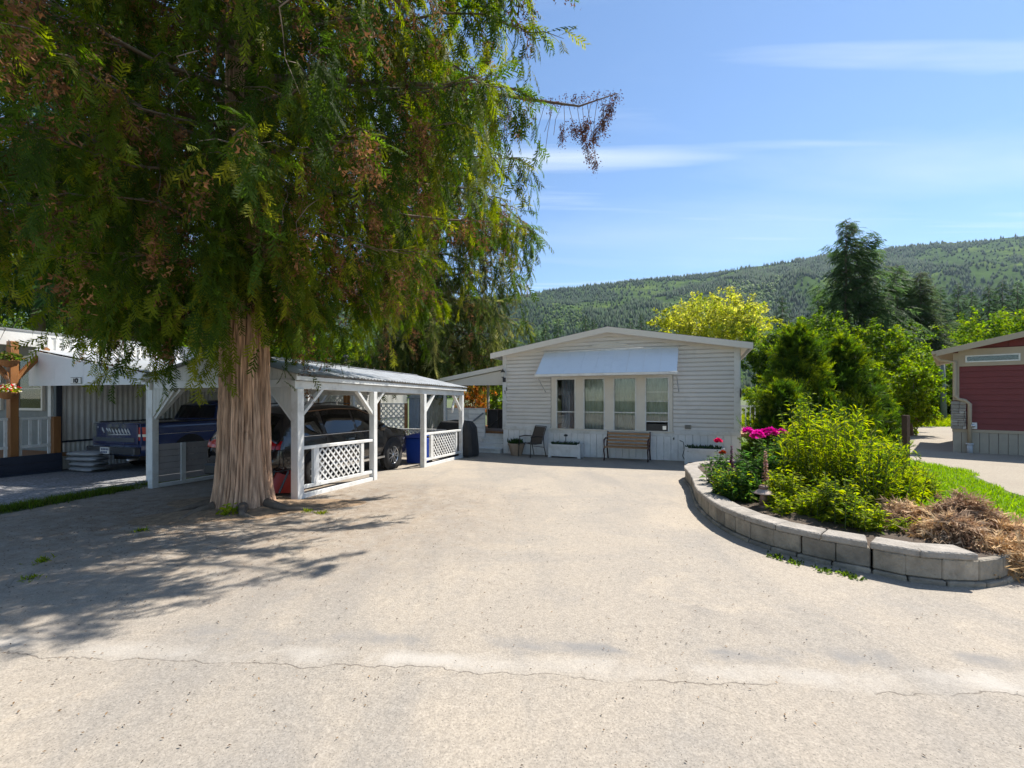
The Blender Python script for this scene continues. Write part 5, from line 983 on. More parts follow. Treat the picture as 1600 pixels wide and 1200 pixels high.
# ------------------------------------------------------------------ raised garden bed
basepx = [(1592, 903), (1560, 917), (1500, 919), (1418, 910), (1365, 898), (1302, 886), (1260, 876), (1197, 859), (1145, 838), (1110, 816), (1086, 790), (1078, 765)]
ctrl = [Vector((*G(a, b), 0)) for a, b in basepx]; ctrl = [Vector((5.15, 4.75, 0))] + ctrl + [Vector((3.78, 10.0, 0)), Vector((4.5, 10.75, 0)), Vector((5.6, 11.05, 0))]
def crom(pts, n=14):
    out = []
    P = [pts[0]*2 - pts[1]] + pts + [pts[-1]*2 - pts[-2]]
    for i in range(1, len(P) - 2):
        for j in range(n):
            t = j/n; a, b, c, d = P[i - 1:i + 3]; out.append(.5*((2*b) + (c - a)*t + (2*a - 5*b + 4*c - d)*t*t + (3*b - 3*c + d - a)*t**3))
    return out + [pts[-1]]
path = crom(ctrl); cum = [0]
for a, b in zip(path[:-1], path[1:]): cum.append(cum[-1] + (b - a).length)
def along(s):
    s = max(0, min(cum[-1] - 1e-4, s)); i = int(np.searchsorted(cum, s, side='right') - 1); i = min(i, len(path) - 2); t = (s - cum[i])/max(1e-6, cum[i + 1] - cum[i]); return path[i].lerp(path[i + 1], t)
bed = T('garden_bed_wall', 'curved low retaining wall of grey concrete blocks with capstones', 'wall', (0, 0, 0))
CB = [mat('concrete_block_%d' % q, c, .95, .30, 6, 1.0, 28, dirt=((.10, .095, .075), .8, 3.5)) for q, c in enumerate(((.27, .235, .185), (.33, .285, .225), (.21, .185, .15)))]
CAPM = mat('capstone', (.31, .28, .245), .95, .25, 6, .9, 40, dirt=((.17, .155, .13), .8, 3.5))
def course(nm, ln, z0, h_, dep, inset, mats, jit, off=0.0, gap=.011, bev=.011):
    s = off
    while s < cum[-1] - .08:
        l_ = ln*random.uniform(.82, 1.12); e = min(cum[-1], s + l_); a, b = along(s), along(e); d = (b - a); L_ = d.length - gap
        if L_ > .05:
            d.normalize(); nrm = Vector((d.y, -d.x, 0)); mid = (a + b)/2 + nrm*inset; zg = gz(mid.x, mid.y)
            m = MB(); hx = L_/2; w0 = L_/2; w1 = L_/2 - .028
            m.add([(-w0, 0, 0), (w0, 0, 0), (w1, dep, 0), (-w1, dep, 0), (-w0, 0, h_), (w0, 0, h_), (w1, dep, h_), (-w1, dep, h_)], [(3, 2, 1, 0), (4, 5, 6, 7), (0, 1, 5, 4), (1, 2, 6, 5), (2, 3, 7, 6), (3, 0, 4, 7)])
            o = m.obj(nm, random.choice(mats), bed, bev=bev); o.location = (mid.x + random.uniform(-jit, jit), mid.y + random.uniform(-jit, jit), zg + z0 + random.uniform(-jit, jit)*.4)
            o.rotation_euler = (random.uniform(-jit, jit)*.6, random.uniform(-jit, jit)*.5, math.atan2(-d.y, -d.x) + random.uniform(-jit, jit))
        s = e
# the path runs from the right end towards the house, the bed lies on its right-hand side
course('base_block', .32, -.06, .108, .24, -.0, CB, .004)
course('wall_block', .29, .05, .19, .22, .03, CB, .006, .02)
course('capstone', .42, .243, .066, .27, .005, [CAPM], .006, 1.25)
# soil in the bed
cen = Vector((4.35, 6.9, 0)); rim = [p.copy() for p in path[::4]] + [Vector((6.6, 10.9, 0)), Vector((6.7, 8.6, 0)), Vector((6.0, 6.4, 0)), Vector((5.5, 5.2, 0))]
m = MB(); vs = []; nr = 7
for q in range(nr + 1):
    f = 1 - q/nr*.96
    for i, p in enumerate(rim):
        c = cen + (p - cen)*f*(.965 if i < len(rim) - 4 else 1); edge = .24 if i < len(rim) - 4 else .0; zt = edge*f + (.36)*(1 - f) + (.03*math.sin(c.x*5)*math.cos(c.y*4) if f < .95 else 0); vs.append((c.x, c.y, gz(c.x, c.y) + max(zt, edge*.9 + .015)))
k = len(rim); m.add(vs, [(q*k + i, q*k + (i + 1) % k, (q + 1)*k + (i + 1) % k, (q + 1)*k + i) for q in range(nr) for i in range(k)], True); so = m.obj('bed_soil', M['soil']); tag(so, kind='structure')
bz = lambda x, y: gz(x, y) + .27
def stem_plant(nm, lab, cat, px, d, H, rad, nst, lsz, pal, seed, grp=None, nl=20, lw=.34, up=.5, zoff=None):
    x = PX(px, d); t = T(nm, lab, cat, (x, d, zoff if zoff is not None else bz(x, d) - .02), 0, grp); g = np.random.default_rng(seed); P, D, Nn, Sz = [], [], [], []; st = MB()
    for i in range(nst):
        a = g.uniform(0, 6.28); r0 = rad*(.55 + .35*math.sin(a*3 + seed))*math.sqrt(g.random()); r1 = r0 + rad*.45*g.random(); h = H*g.uniform(.45, 1.08)*(1 - .3*(r1/rad)**2)
        b = np.array([r0*math.cos(a), r0*math.sin(a), 0]); tp = np.array([r1*math.cos(a), r1*math.sin(a), h]); mid = (b + tp)/2 + np.array([0, 0, h*.12]); st.tube([b, mid, tp], [.006, .005, .002], 3, False)
        for q in range(nl):
            s = .04 + .96*(q + g.random())/nl; p = b*(1 - s)**2 + 2*mid*s*(1 - s) + tp*s*s; az = g.uniform(0, 6.28); o = np.array([math.cos(az), math.sin(az), up*g.uniform(-.6, 1.6)]); P.append(p); D.append(o); Nn.append(np.array([0, 0, 1]) + g.normal(0, .4, 3)); Sz.append(lsz*g.uniform(.45, 1.3)*(1.2 - .55*s))
    P, D, Nn, Sz = map(np.array, (P, D, Nn, Sz)); V, Fc, C = place(*leaf_template(lw), P, D, Nn, Sz, tints(len(P), pal)); tris('foliage', V, Fc, M['leaf'], C, t); st.obj('stems', mat('green_stem', (.08, .12, .03), .6) if 'green_stem' not in bpy.data.materials else bpy.data.materials['green_stem'], t); return t
PEON = [(.035, .085, .018), (.05, .11, .02), (.028, .065, .016), (.08, .14, .025)]
def blossom(t, c, r, cols, seed):
    g = np.random.default_rng(seed); n = 90; d = unit(g.normal(0, 1, (n, 3))); d[:, 2] = np.abs(d[:, 2])*.9 - .15; p = np.array(c) + d*r*.35
    V, Fc, C = place(*leaf_template(.9, .18, -.1), p, d + g.normal(0, .25, (n, 3)), np.array([[0, 0, 1]]) + g.normal(0, .7, (n, 3)), r*g.uniform(.5, .85, n), tints(n, cols, var=.15)); tris('blossom', V, Fc, M['petal'], C, t)
MAG = [(.50, .015, .22), (.60, .03, .32), (.42, .01, .16), (.65, .07, .40)]
pe = stem_plant('peony_bush', 'peony bush with big magenta double blossoms above the capstones', 'shrub', 1192, 6.9, .80, .46, 60, .15, PEON, 3)
for (px, py, r, dd) in ((1168, 675, .085, 6.8), (1184, 681, .105, 6.6), (1206, 677, .10, 6.75), (1222, 676, .075, 6.9), (1194, 676, .08, 7.0)): c = Vector((PX(px, dd), dd, PZ(py, dd))) - pe.location; blossom(pe, tuple(c), r, MAG, int(px))
p2 = stem_plant('small_peony', 'small peony with one crimson blossom at the far tip of the bed', 'shrub', 1128, 7.7, .62, .34, 30, .12, PEON, 8)
blossom(p2, tuple(Vector((PX(1122, 7.7), 7.7, PZ(690, 7.7))) - p2.location), .075, [(.50, .015, .09), (.6, .04, .12)], 5); blossom(p2, tuple(Vector((PX(1129, 7.5), 7.5, PZ(708, 7.5))) - p2.location), .06, [(.22, .03, .015), (.3, .07, .03)], 6)
BED = [(1150, 6.55, 0.48, .40, 'low bright green perennial spilling over the curved capstones', PEON + YGREEN[:2], .11), (1158, 6.5, 0.37, .34, 'low glossy perennial left of the pagoda lamp', PEON, .10), (1232, 6.0, 0.52, .36, 'yellow green perennial clump right of the pagoda lamp', YGREEN, .10), (1262, 6.6, 1.31, .50, 'tall yellow green leafy shrub beside the peony bush', YGREEN, .11), (1258, 5.55, 0.32, .40, 'low lime coloured leafy clump along the inside of the wall', YGREEN, .09), (1310, 6.2, 1.27, .50, 'lime green leafy shrub in the middle of the bed', YGREEN, .11), (1308, 5.3, 0.56, .36, 'bright green clump behind the widest wall blocks', YGREEN + GREEN[:2], .09), (1360, 5.8, 1.00, .44, 'leafy green shrub beside the heap of dead fronds', YGREEN + GREEN[:2], .10), (1362, 5.0, 0.30, .34, 'short green clump touching the heap of dead fronds', YGREEN, .085), (1330, 7.4, 1.43, .58, 'tall leafy shrub in front of the little cedars', YGREEN + GREEN[:2], .12), (1262, 7.9, 1.56, .55, 'tall leafy shrub at the foot of the clipped cedars', YGREEN + GREEN, .12), (1390, 7.3, 0.86, .45, 'green shrub growing by the brown fence post', YGREEN + GREEN[:2], .11), (1428, 6.7, 0.46, .42, 'low yellow green plant at the lawn edge of the bed', YGREEN, .09), (1400, 6.0, 0.60, .40, 'yellow green clump between the heap and the lawn', YGREEN, .09), (1215, 7.6, 0.94, .42, 'dark leafy plant behind the peony bush', GREEN + PEON, .12)]
for q, (px, d, H, rad, lab, pal, ls) in enumerate(BED): stem_plant('leafy_perennial', lab, 'plant', px, d, H, rad, int(84*rad/.45), ls*(1.35 if q % 2 else 1), pal, 20 + q, 'leafy plants filling the bed', lw=(.17 if q % 2 else .36), up=(1.1 if q % 2 else .5))
for (px, d, H, lab, cols, sd2) in ((1196, 6.15, .74, 'pale pink flower spike rising behind the pagoda lamp', [(.55, .35, .36), (.45, .25, .22), (.30, .20, .10)], 2), (1143, 7.3, .72, 'thin purple flower spike beside the crimson peony', [(.18, .03, .12), (.10, .03, .06)], 3)):
    x = PX(px, d); t = T('flower_spike', lab, 'flower', (x, d, bz(x, d) - .02)); m = MB(); m.tube([(0, 0, 0), (.01, 0, H*.5), (0, .01, H)], [.007, .006, .003], 5); m.obj('stem', bpy.data.materials['green_stem'], t)
    g = np.random.default_rng(sd2); n = 170; hh = g.random(n)**.9; p = np.stack([0*hh, 0*hh, H*(.38 + .62*hh)], -1); a = g.uniform(0, 6.28, n); dd = np.stack([np.cos(a), np.sin(a), .1 + 0*a], -1)
    V, Fc, C = place(*leaf_template(.8), p, dd, g.normal(0, .4, (n, 3)) + [0, 0, 1], .05*(1.1 - .7*hh), tints(n, cols)); tris('florets', V, Fc, M['petal'], C, t)
d = 5.95; x = PX(1193, d); z0 = bz(x, d) - .03; la = T('pagoda_lamp', 'small bronze pagoda garden lamp standing inside the curved wall', 'lamp', (x, d, z0)); BR = mat('bronze_lamp', (.20, .13, .105), .45, .15, metal=.4)
m = MB(); m.lathe([(.062, 0), (.062, .03), (.045, .05), (.05, .06)], 14); m.obj('base', BR, la); m = MB(); m.lathe([(.042, .06), (.046, .16), (.04, .20), (.048, .215)], 14); m.obj('post', BR, la)
m = MB(); m.lathe([(.125, .215), (.118, .225), (.06, .265), (.052, .275)], 18); m.obj('roof', mat('pale_bronze', (.36, .28, .24), .4, metal=.3), la); m = MB(); m.lathe([(.055, .275), (.058, .31), (.04, .32)], 14); m.obj('cap', BR, la)
# heap of dead fronds
hx, hy = PX(1494, 4.88), 4.88
hp = T('dead_frond_heap', 'heap of dry brown fern fronds at the end of the stone bed', 'heap', (hx, hy, gz(hx, hy) + .16))
def heap(u, v):
    x, y = (u - .5)*2, (v - .5)*2; r = math.hypot(x, y); k = max(0, 1 - r**2.2); return (x*.74, y*.60, .50*k**.55*(.75 + .35*math.sin(x*5 + 1)*math.cos(y*6)) - .10)
m = MB(); m.grid(heap, 26, 20); m.obj('core', mat('rotted_fronds', (.10, .055, .028), .95, .4, 12, .6, 40), hp)
g = np.random.default_rng(9); n = 11500; uu = g.random((n, 2)); r = np.hypot(*(uu*2 - 1).T); uu = uu[r < 1.02]; P = np.array([heap(a, b) for a, b in uu]) + g.normal(0, .02, (len(uu), 3)); n = len(P)
clus = fbm(P[:, 0]*5 + 20, P[:, 1]*5 + 20, 5, 3); tt = np.where((clus > .47)[:, None], tints(n, [(.50, .35, .20), (.60, .45, .28), (.40, .25, .12)], var=.25), tints(n, [(.34, .23, .15), (.42, .30, .20), (.20, .12, .075)], var=.25))
sel = g.integers(0, 2, n); dd = g.normal(0, 1, (n, 3))*[1, 1, .6] + np.stack([P[:, 0]*.8, P[:, 1]*1.0 - .1, -.25 + 0*P[:, 0]], -1); nn = g.normal(0, .7, (n, 3)) + [0, 0, .7]; sz = g.uniform(.07, .17, n)
V, Fc, C = merge([place(*FT_MIN[s], P[sel == s], dd[sel == s], nn[sel == s], sz[sel == s], tt[sel == s]) for s in (0, 1)]); tris('fronds', V, Fc, M['dry'], C, hp)
# fence scrap and red house
fx0, fy0 = PX(1344, 10.4), 10.4; fx1, fy1 = PX(1411, 9.6), 9.6; fa = math.atan2(fy1 - fy0, fx1 - fx0); fl_ = math.hypot(fx1 - fx0, fy1 - fy0)
fe = T('garden_fence', 'short weathered board fence with a brown corner post behind the bed', 'fence', (fx0, fy0, gz(0, 10)), fa); TB = mat('weathered_board', (.30, .25, .18), .85, .2, 8, .3, 30, stretch=(1, 1, .2)); DB = mat('dark_brown_post', (.11, .055, .035), .8, .2, 8)
for q in range(int(fl_/.125)): m = MB(); m.box(q*.125, q*.125 + .112, -.012, .012, .05, .78 + .02*math.sin(q*2.1)); m.obj('board', TB if q % 3 else M['white'], fe)
for z in (.2, .62): m = MB(); m.box(0, fl_, .014, .05, z, z + .08); m.obj('rail', DB, fe)
m = MB(); m.box(fl_, fl_ + .10, -.05, .05, -.1, 1.42); m.obj('post', DB, fe)
m = MB(); m.bar((fl_ - .12, -.04, .60), (fl_ + .02, -.06, .60), .05, .07); m.obj('latch', DB, fe)
RF = Frame(15.5, 16.0, -44.0); rg = gz(0, 16)
rh = T('red_house', 'dark red lap sided house with beige trim, stone corner and high strip window', 'house', (RF.x, RF.y, 0), RF.a)
RED = mat('red_lap', (.17, .028, .026), .6, .08, 3); BEI = mat('beige_trim', (.40, .33, .24), .6, .06, 3); SKB = mat('beige_skirt', (.36, .32, .255), .7, .08, 3)
RL = 9.0; zeL = RF.on(1487, 551)[1]; rp = .235; rtop = lambda u: zeL + rp*u
m = MB(); m.prism([(0, -.3), (RL, -.3), (RL, rtop(RL)), (0, rtop(0))], 'y', .03, 7.0); m.obj('wall', RED, rh)
z = .62; q = 0
while z < rtop(RL):
    a = max(.06, (z + .19 - zeL)/rp + .02)
    if a < RL - .1: m = MB(); m.add([(a, -.022, z), (RL, -.022, z), (RL, .0, z + .196), (a, .0, z + .196), (a, .03, z), (RL, .03, z), (RL, .03, z + .196), (a, .03, z + .196)], [(0, 1, 2, 3), (4, 7, 6, 5), (0, 4, 5, 1), (3, 2, 6, 7), (0, 3, 7, 4), (1, 5, 6, 2)]); m.obj('siding_board', RED, rh)
    z += .20
m = MB(); m.box(-.02, RL, -.05, .02, .52, .62); m.obj('belt_trim', BEI, rh)
for q in range(40): m = MB(); m.box(.0 + q*.22, q*.22 + .212, -.03, .03, -.28, .52); m.obj('skirting_plank', SKB, rh, bev=.006)
us_, ue_ = RF.on(1489, 600)[0], RF.on(1498, 600)[0]; m = MB(); m.box(0, .16, -.05, .03, 1.62, rtop(.0) - .03); m.obj('corner_board', BEI, rh)
wu0, wz0 = RF.on(1497, 573); wu1 = RF.on(1608, 573)[0]; wz1 = RF.on(1510, 546)[1]; m = MB(); m.box(wu0, wu1, -.06, -.02, wz0, wz1); m.obj('window_surround', BEI, rh)
gu0, gu1 = RF.on(1508, 560)[0], RF.on(1594, 560)[0]; gz0_, gz1_ = wz0 + .13, wz0 + .37; m = MB()
for (a, b, c, dd) in ((gu0, gu1, gz0_, gz0_ + .04), (gu0, gu1, gz1_ - .04, gz1_), (gu0, gu0 + .04, gz0_ + .04, gz1_ - .04), (gu1 - .04, gu1, gz0_ + .04, gz1_ - .04)): m.box(a, b, -.085, -.058, c, dd)
wi = m.obj('window', M['white'], rh); m = MB(); m.box(gu0 + .04, gu1 - .04, -.072, -.068, gz0_ + .04, gz1_ - .04); m.obj('pane', M['glass'], wi); m = MB(); m.box(gu0 + .04, gu1 - .04, -.066, -.061, gz0_ + .04, gz1_ - .04); m.obj('dark_backing', M['dark'], wi)  # near-black sheet just behind the strip window's glass
for (y0, y1, zo, th, mt, nm) in ((-.55, 7.4, .14, .06, M['shingle'], 'roof'), (-.52, 7.3, .075, .03, BEI, 'soffit'), (-.60, -.551, .15, .19, BEI, 'rake_board')):
    m = MB(); vs = [(u, y, rtop(u) + zo - d_) for y in (y0, y1) for u, d_ in ((-.42, th), (RL + .4, th), (RL + .4, 0), (-.42, 0))]; m.add(vs, [(0, 1, 2, 3), (7, 6, 5, 4), (0, 4, 5, 1), (3, 2, 6, 7), (0, 3, 7, 4), (1, 5, 6, 2)]); m.obj(nm, mt, rh)
m = MB(); m.box(-.54, -.425, -.6, 7.4, rtop(-.42) + .03, rtop(-.42) + .14); m.obj('gutter', BEI, rh)
m = MB(); dpu = RF.on(1515, 640)[0]; pts = [(-.45, -.35, rtop(-.4) + .02), (-.35, -.20, rtop(-.4) - .15), (.05, -.10, rtop(0) - .35), (.05, -.10, 1.80), (.14, -.12, 1.66), (dpu - .12, -.12, 1.62), (dpu, -.12, 1.50), (dpu, -.12, .1)]; m.tube(pts, .055, 8); m.obj('downspout', BEI, rh)
m = MB(); m.lathe([(.10, 0), (.10, .05), (.075, .055), (.075, -.02)], 12, (dpu, -.12, .10)); m.tube([(dpu, -.12, .12), (dpu, -.13, -.22)], .075, 12); m.obj('drain_pipe', mat('pale_pipe', (.45, .47, .50), .4), rh)
g = random.Random(5); z = .63; STN = [mat('ledge_stone_%d' % k, c, .9, .2, 12, .5, 40) for k, c in enumerate(((.33, .30, .26), (.40, .37, .33), (.26, .24, .21)))]; se = RF.on(1510, 650)[0]
while z < 1.58:
    h_ = g.uniform(.07, .13); u = -.05
    while u < se - .03: w_ = min(g.uniform(.14, .34), se - u); m = MB(); m.box(u, u + w_ - .008, -.10 - g.uniform(0, .035), .02, z, z + h_ - .008); m.obj('stone', g.choice(STN), rh, bev=.008); u += w_
    z += h_
u, zz = RF.on(1520, 665); m = MB(); m.box(u - .10, u + .10, -.12, -.03, zz - .11, zz + .11); mt_ = m.obj('meter_box', M['white'], rh, bev=.01); m = MB(); m.tube([(u, -.12, zz), (u, -.17, zz)], .06, 14); m.obj('meter_dial', M['alu'], mt_)
# pole and wires
d = 40.0; x = PX(1475, d); zt = PZ(556, d); up_ = T('utility_pole', 'weathered grey service pole at the edge of the trees by the red house', 'pole', (x, d, -.28), 0)
m = MB(); m.tube([(0, 0, -.2), (-.15, 0, zt + .28)], [.22, .15], 10); m.obj('pole', mat('grey_pole', (.17, .19, .17), .9, .2, 6), up_); m = MB(); m.box(-.5, .2, -.1, .1, zt - .4, zt - .25); m.obj('crossarm', M['trunk'], up_); m = MB(); m.lathe([(.14, 0), (.14, .4), (.05, .45)], 10, (-.4, -.1, zt - .25)); m.obj('transformer', M['alu'], up_)
for q, (zb, ya, lab) in enumerate(((PZ(563, d), 571, 'top overhead wire crossing the leafy trees'), (PZ(568, d), 577, 'middle overhead wire crossing the leafy trees'), (PZ(573, d), 582, 'lowest overhead wire crossing the leafy trees'))):
    e = Vector((PX(1290, 22), 22, PZ(ya, 22))); s_ = Vector((x - .15, d, zb)); m = MB(); m.tube([s_.lerp(e, t) - Vector((0, 0, .5*math.sin(math.pi*t))) for t in np.linspace(0, 1, 16)], .013, 4, False); o = m.obj('overhead_wire', mat('pale_wire', (.35, .36, .37), .5) if q == 0 else bpy.data.materials['pale_wire']); tag(o, lab, 'wire', 'wires from the service pole')
# ------------------------------------------------------------------ grass, weeds, litter
def blades(name, xy, hmin, hmax, pal, seed, label, dz=.012, w_=.007):
    g = np.random.default_rng(seed); n = len(xy); zg = np.array([gz(a, b) for a, b in xy]) + dz; h = g.uniform(hmin, hmax, n); a = g.uniform(0, 6.28, n); ln = g.normal(0, .45, (n, 2))*h[:, None]
    b0 = np.stack([xy[:, 0] - w_*np.cos(a), xy[:, 1] - w_*np.sin(a), zg], -1); b1 = np.stack([xy[:, 0] + w_*np.cos(a), xy[:, 1] + w_*np.sin(a), zg], -1); tp = np.stack([xy[:, 0] + ln[:, 0], xy[:, 1] + ln[:, 1], zg + h], -1)
    V = np.stack([b0, b1, tp], 1).reshape(-1, 3); o = tris(name, V, np.arange(3*n).reshape(-1, 3), M['leaf'], np.repeat(tints(n, pal), 3, 0)); return tag(o, label, 'grass', kind='stuff')
g = np.random.default_rng(3); c = np.stack([g.uniform(5.1, 15, 200000), g.uniform(3.8, 20, 200000)], -1)
lim = np.interp(c[:, 1], [3.8, 7.28, 7.3, 8.4, 11.2, 13.7, 16, 20], [15, 15, 8.72, 9.15, 11.15, 11.8, 11.5, 14]) + (fbm(c[:, 0]*1.5, c[:, 1]*1.5, 3) - .45)*.8; lo = np.interp(c[:, 1], [3.8, 6.2, 8.4, 11.2, 16], [5.3, 5.1, 5.5, 7.6, 7.7]); c = c[(c[:, 0] < lim) & (c[:, 0] > lo)]
near = g.random(len(c)) < np.clip(9/c[:, 1], .25, 1); blades('lawn_grass', c[near][:110000], .03, .085, [(.13, .23, .012), (.17, .28, .015), (.10, .18, .012), (.21, .29, .025)], 1, 'short bright green lawn grass beside the gravel drive')
n = 9000; t = g.random(n); bx_ = np.interp(t, [0, .5, 1], [-7.35, -7.75, -9.2]) + g.normal(0, .12, n); by_ = np.interp(t, [0, .5, 1], [9.2, 6.9, 5.75]) + g.normal(0, .12, n); c = np.stack([bx_, by_], -1); c = c[fbm(c[:, 0]*2 + 30, c[:, 1]*2, 8) > .40]; blades('verge_grass', c, .03, .12, GREEN + [(.10, .10, .03)], 2, 'ragged strip of grass between the grey gravel and the drive', .01, .006)
n = 26000; c = np.stack([g.uniform(16, 46, n), g.uniform(31.5, 50, n)], -1); blades('far_grass', c, .15, .4, YGREEN, 4, 'bright grass bank beyond the pale gravel drive', 0, .05)
n = 8000; far = g.random(n) < .55; lx = np.where(far, g.normal(-5.2, 2.2, n), g.uniform(-6, 6, n)); ly = np.where(far, g.normal(6.2, 1.6, n), g.uniform(1.2, 9, n)); P = np.stack([lx, ly, np.array([gz(a, b) for a, b in zip(lx, ly)]) + .010], -1); ok = (P[:, 1] > .6) & (P[:, 0] < 2.4 + .0*P[:, 1]) | (P[:, 1] < 3.6) & (P[:, 1] > .6); P = P[ok]; n = len(P)
V, Fc, C = place(*leaf_template(.45, .2, -.2), P, g.normal(0, 1, (n, 3))*[1, 1, .12], g.normal(0, .25, (n, 3)) + [0, 0, 1], g.uniform(.006, .022, n), tints(n, [(.14, .085, .04), (.08, .05, .03), (.22, .14, .07), (.05, .035, .025)])); tag(tris('fallen_litter', V, Fc, M['dry'], C), 'scattered brown needles and scales lying on the asphalt', 'litter', kind='stuff')
for q, (px, py, hgt, lab) in enumerate(((503, 803, .07, 'small grass tuft in the sunlit asphalt right of the cedar roots'), (66, 878, .07, 'straggly green weed in the shaded asphalt'), (222, 830, .06, 'low weed growing in an asphalt crack near the cedar'), (48, 905, .05, 'tiny weed sprouting in the shaded drive'), (480, 800, .06, 'yellow green sprout beside the cedar root'))):
    x, y = G(px, py); t = T('weed_tuft', lab, 'weed', (x, y, gz(x, y) + .004)); gg = np.random.default_rng(q); n = 60; p = gg.normal(0, .04, (n, 3))*[1, 1, 0]; V, Fc, C = place(*leaf_template(.16), p, gg.normal(0, .6, (n, 3)) + [0, 0, .8], gg.normal(0, 1, (n, 3)), hgt*gg.uniform(.5, 1.1, n), tints(n, YGREEN)); tag(tris('blades', V, Fc, M['leaf'], C, t), kind='stuff'); m = MB(); m.lathe([(.03, -.003), (.02, .006), (.004, .012)], 6); m.obj('crown', M['soil'], t)
for q, (px, py) in enumerate(((1240, 880), (1290, 893), (1322, 899), (1212, 872), (1330, 902))):
    x, y = G(px, py); t = T('weed_tuft', 'small green weed at the foot of the curved block wall', 'weed', (x, y, gz(x, y) + .004), 0, 'weeds along the block wall'); gg = np.random.default_rng(q + 50); n = 60; p = gg.normal(0, .04, (n, 3))*[1, 1, 0]; V, Fc, C = place(*leaf_template(.5), p, gg.normal(0, .8, (n, 3)) + [0, 0, .5], gg.normal(0, .5, (n, 3)) + [0, 0, 1], .05*gg.uniform(.5, 1.1, n), tints(n, GREEN)); tris('leaves', V, Fc, M['leaf'], C, t); m = MB(); m.lathe([(.02, -.003), (.012, .006), (.004, .01)], 6); m.obj('crown', M['soil'], t)
# ------------------------------------------------------------------ trees
# the great cedar in front of the carport
ct = T('red_cedar_tree', 'huge old cedar with ridged trunk and drooping fronds at the drive edge', 'tree', (-4.22, 7.2, gz(0, 7.2)))
bark_trunk('trunk', ct, M['bark'], 17, .35, .12, 21, (.0, .0), 220, .052, zmax=16.5)
def near_r(az, z):
    a = (az % (2*math.pi)); base = np.interp(a, [0, math.pi/2, math.pi, 1.5*math.pi, 2*math.pi], [5.35, 4.3, 5.3, 3.5, 5.35]); base = base*(1 - max(0, math.cos(az))*np.interp(z, [3, 4.2, 5.2], [.36, .20, 0])); return base*np.interp(z, [2.0, 2.9, 3.5, 4.3, 7.5, 10, 14, 17], [.30, .40, .76, 1.0, .98, .80, .42, .05])
CED = [(.052, .088, .009), (.085, .12, .011), (.125, .155, .014), (.175, .185, .02), (.065, .11, .012), (.040, .072, .009)]
cedar(ct, 17, 2.75, near_r, 190, 16, 4, 1.0, True, CED, .30, 8.8, 5, .045)
m = MB(); b0 = Vector((PX(845, 7.0), 7.0, PZ(158, 7.0))); b1 = Vector((PX(905, 6.8), 6.8, PZ(166, 6.8))); b2 = Vector((PX(964, 6.6), 6.6, PZ(146, 6.6))); o3 = Vector(ct.location)
m.tube([Vector((-3.9, 7.2, PZ(120, 7.2))) - o3, Vector((PX(700, 7.1), 7.1, PZ(135, 7.1))) - o3, b0 - o3, b1 - o3, b2 - o3], [.045, .035, .022, .014, .006], 6); gg = np.random.default_rng(77); P, D = [], []
for q in range(15):
    t = min(1, .05 + .95*(q + gg.uniform(-.4, .4))/14); p = (b0.lerp(b1, t*2) if t < .5 else b1.lerp(b2, (t - .5)*2)) - o3; ln = np.interp(t, [0, .3, .55, .8, 1], [.9, .95, 1.05, .8, .28])*gg.uniform(.6, 1.05); ln *= gg.uniform(.55, 1.15); e = p + Vector((gg.normal(0, .10), gg.normal(0, .12), -ln)); m.tube([p, (p + e)/2 + Vector((gg.normal(0, .02), 0, 0)), e], .0045, 3, False)
    if t > .28:
        k = int(8 + 12*ln); w_ = gg.random(k)**.6
        for f in w_: c = p.lerp(e, .45 + .55*f if t < .85 else f); P.append(c + Vector(gg.normal(0, .012, 3))); D.append((gg.normal(0, .25), gg.normal(0, .25), -1))
for f in np.linspace(0, 1, 26): c = b0.lerp(b2, f) - o3; P.append(np.array(c) + gg.normal(0, .03, 3) + [0, 0, .03*math.sin(f*3.1)]); D.append((gg.normal(0, .3), 0, -1))
m.obj('dead_branch', M['twig'], ct); P = np.array([tuple(p) for p in P]); D = np.array(D); V, Fc, C = place(*CL, P, D, gg.normal(0, 1, (len(P), 3)), .15*gg.uniform(.6, 1.4, len(P)), tints(len(P), [(.10, .045, .03), (.15, .07, .045), (.07, .035, .025)])); tris('hanging_cones', V, Fc, M['dry'], C, ct)
b = MB()                                     # bare twigs hanging free under the crown
for q in range(34):
    a = gg.uniform(0, 6.28); r = gg.uniform(.8, 3.6); z = gg.uniform(2.9, 7.5); p = np.array([r*math.cos(a), r*math.sin(a), z]); ln = gg.uniform(.4, 1.3); sw = gg.normal(0, .25, 2)
    w2 = gg.normal(0, .07, (6, 3))*[1, 1, .3]; b.tube([p + [sw[0]*f*f, sw[1]*f*f, -ln*f] + w2[i] for i, f in enumerate((0, .2, .4, .6, .8, 1))], [.008, .007, .006, .005, .004, .002], 4, False)
tag(b.obj('bare_twigs', mat('pale_twig', (.20, .15, .11), .9, .2, 20), ct), kind='stuff')
for q, (a, ln) in enumerate(((-.35, .95), (-1.1, .55), (-2.2, .6), (3.5, .7))): m = MB(); m.tube([(.45*math.cos(a), .45*math.sin(a), .10), ((.5 + ln*.4)*math.cos(a), (.5 + ln*.4)*math.sin(a), .05), ((.5 + ln)*math.cos(a + .25), (.5 + ln)*math.sin(a + .25), -.01)], [.08, .04, .015], 7); m.obj('root', M['trunk'], ct)
def mound(u, v):
    a = 2*math.pi*u; r = (.30 + 1.0*v)*(1 + .22*math.sin(a*3 + 1) + .12*math.sin(a*5)); x, y = r*math.cos(a)*1.15 - 4.22, r*math.sin(a)*.8 + 7.2; return (x, y, gz(x, y) + .004 + .075*(1 - v)**1.5*(1 + .25*math.sin(a*9 + v*6)) - .006*(v > .96))
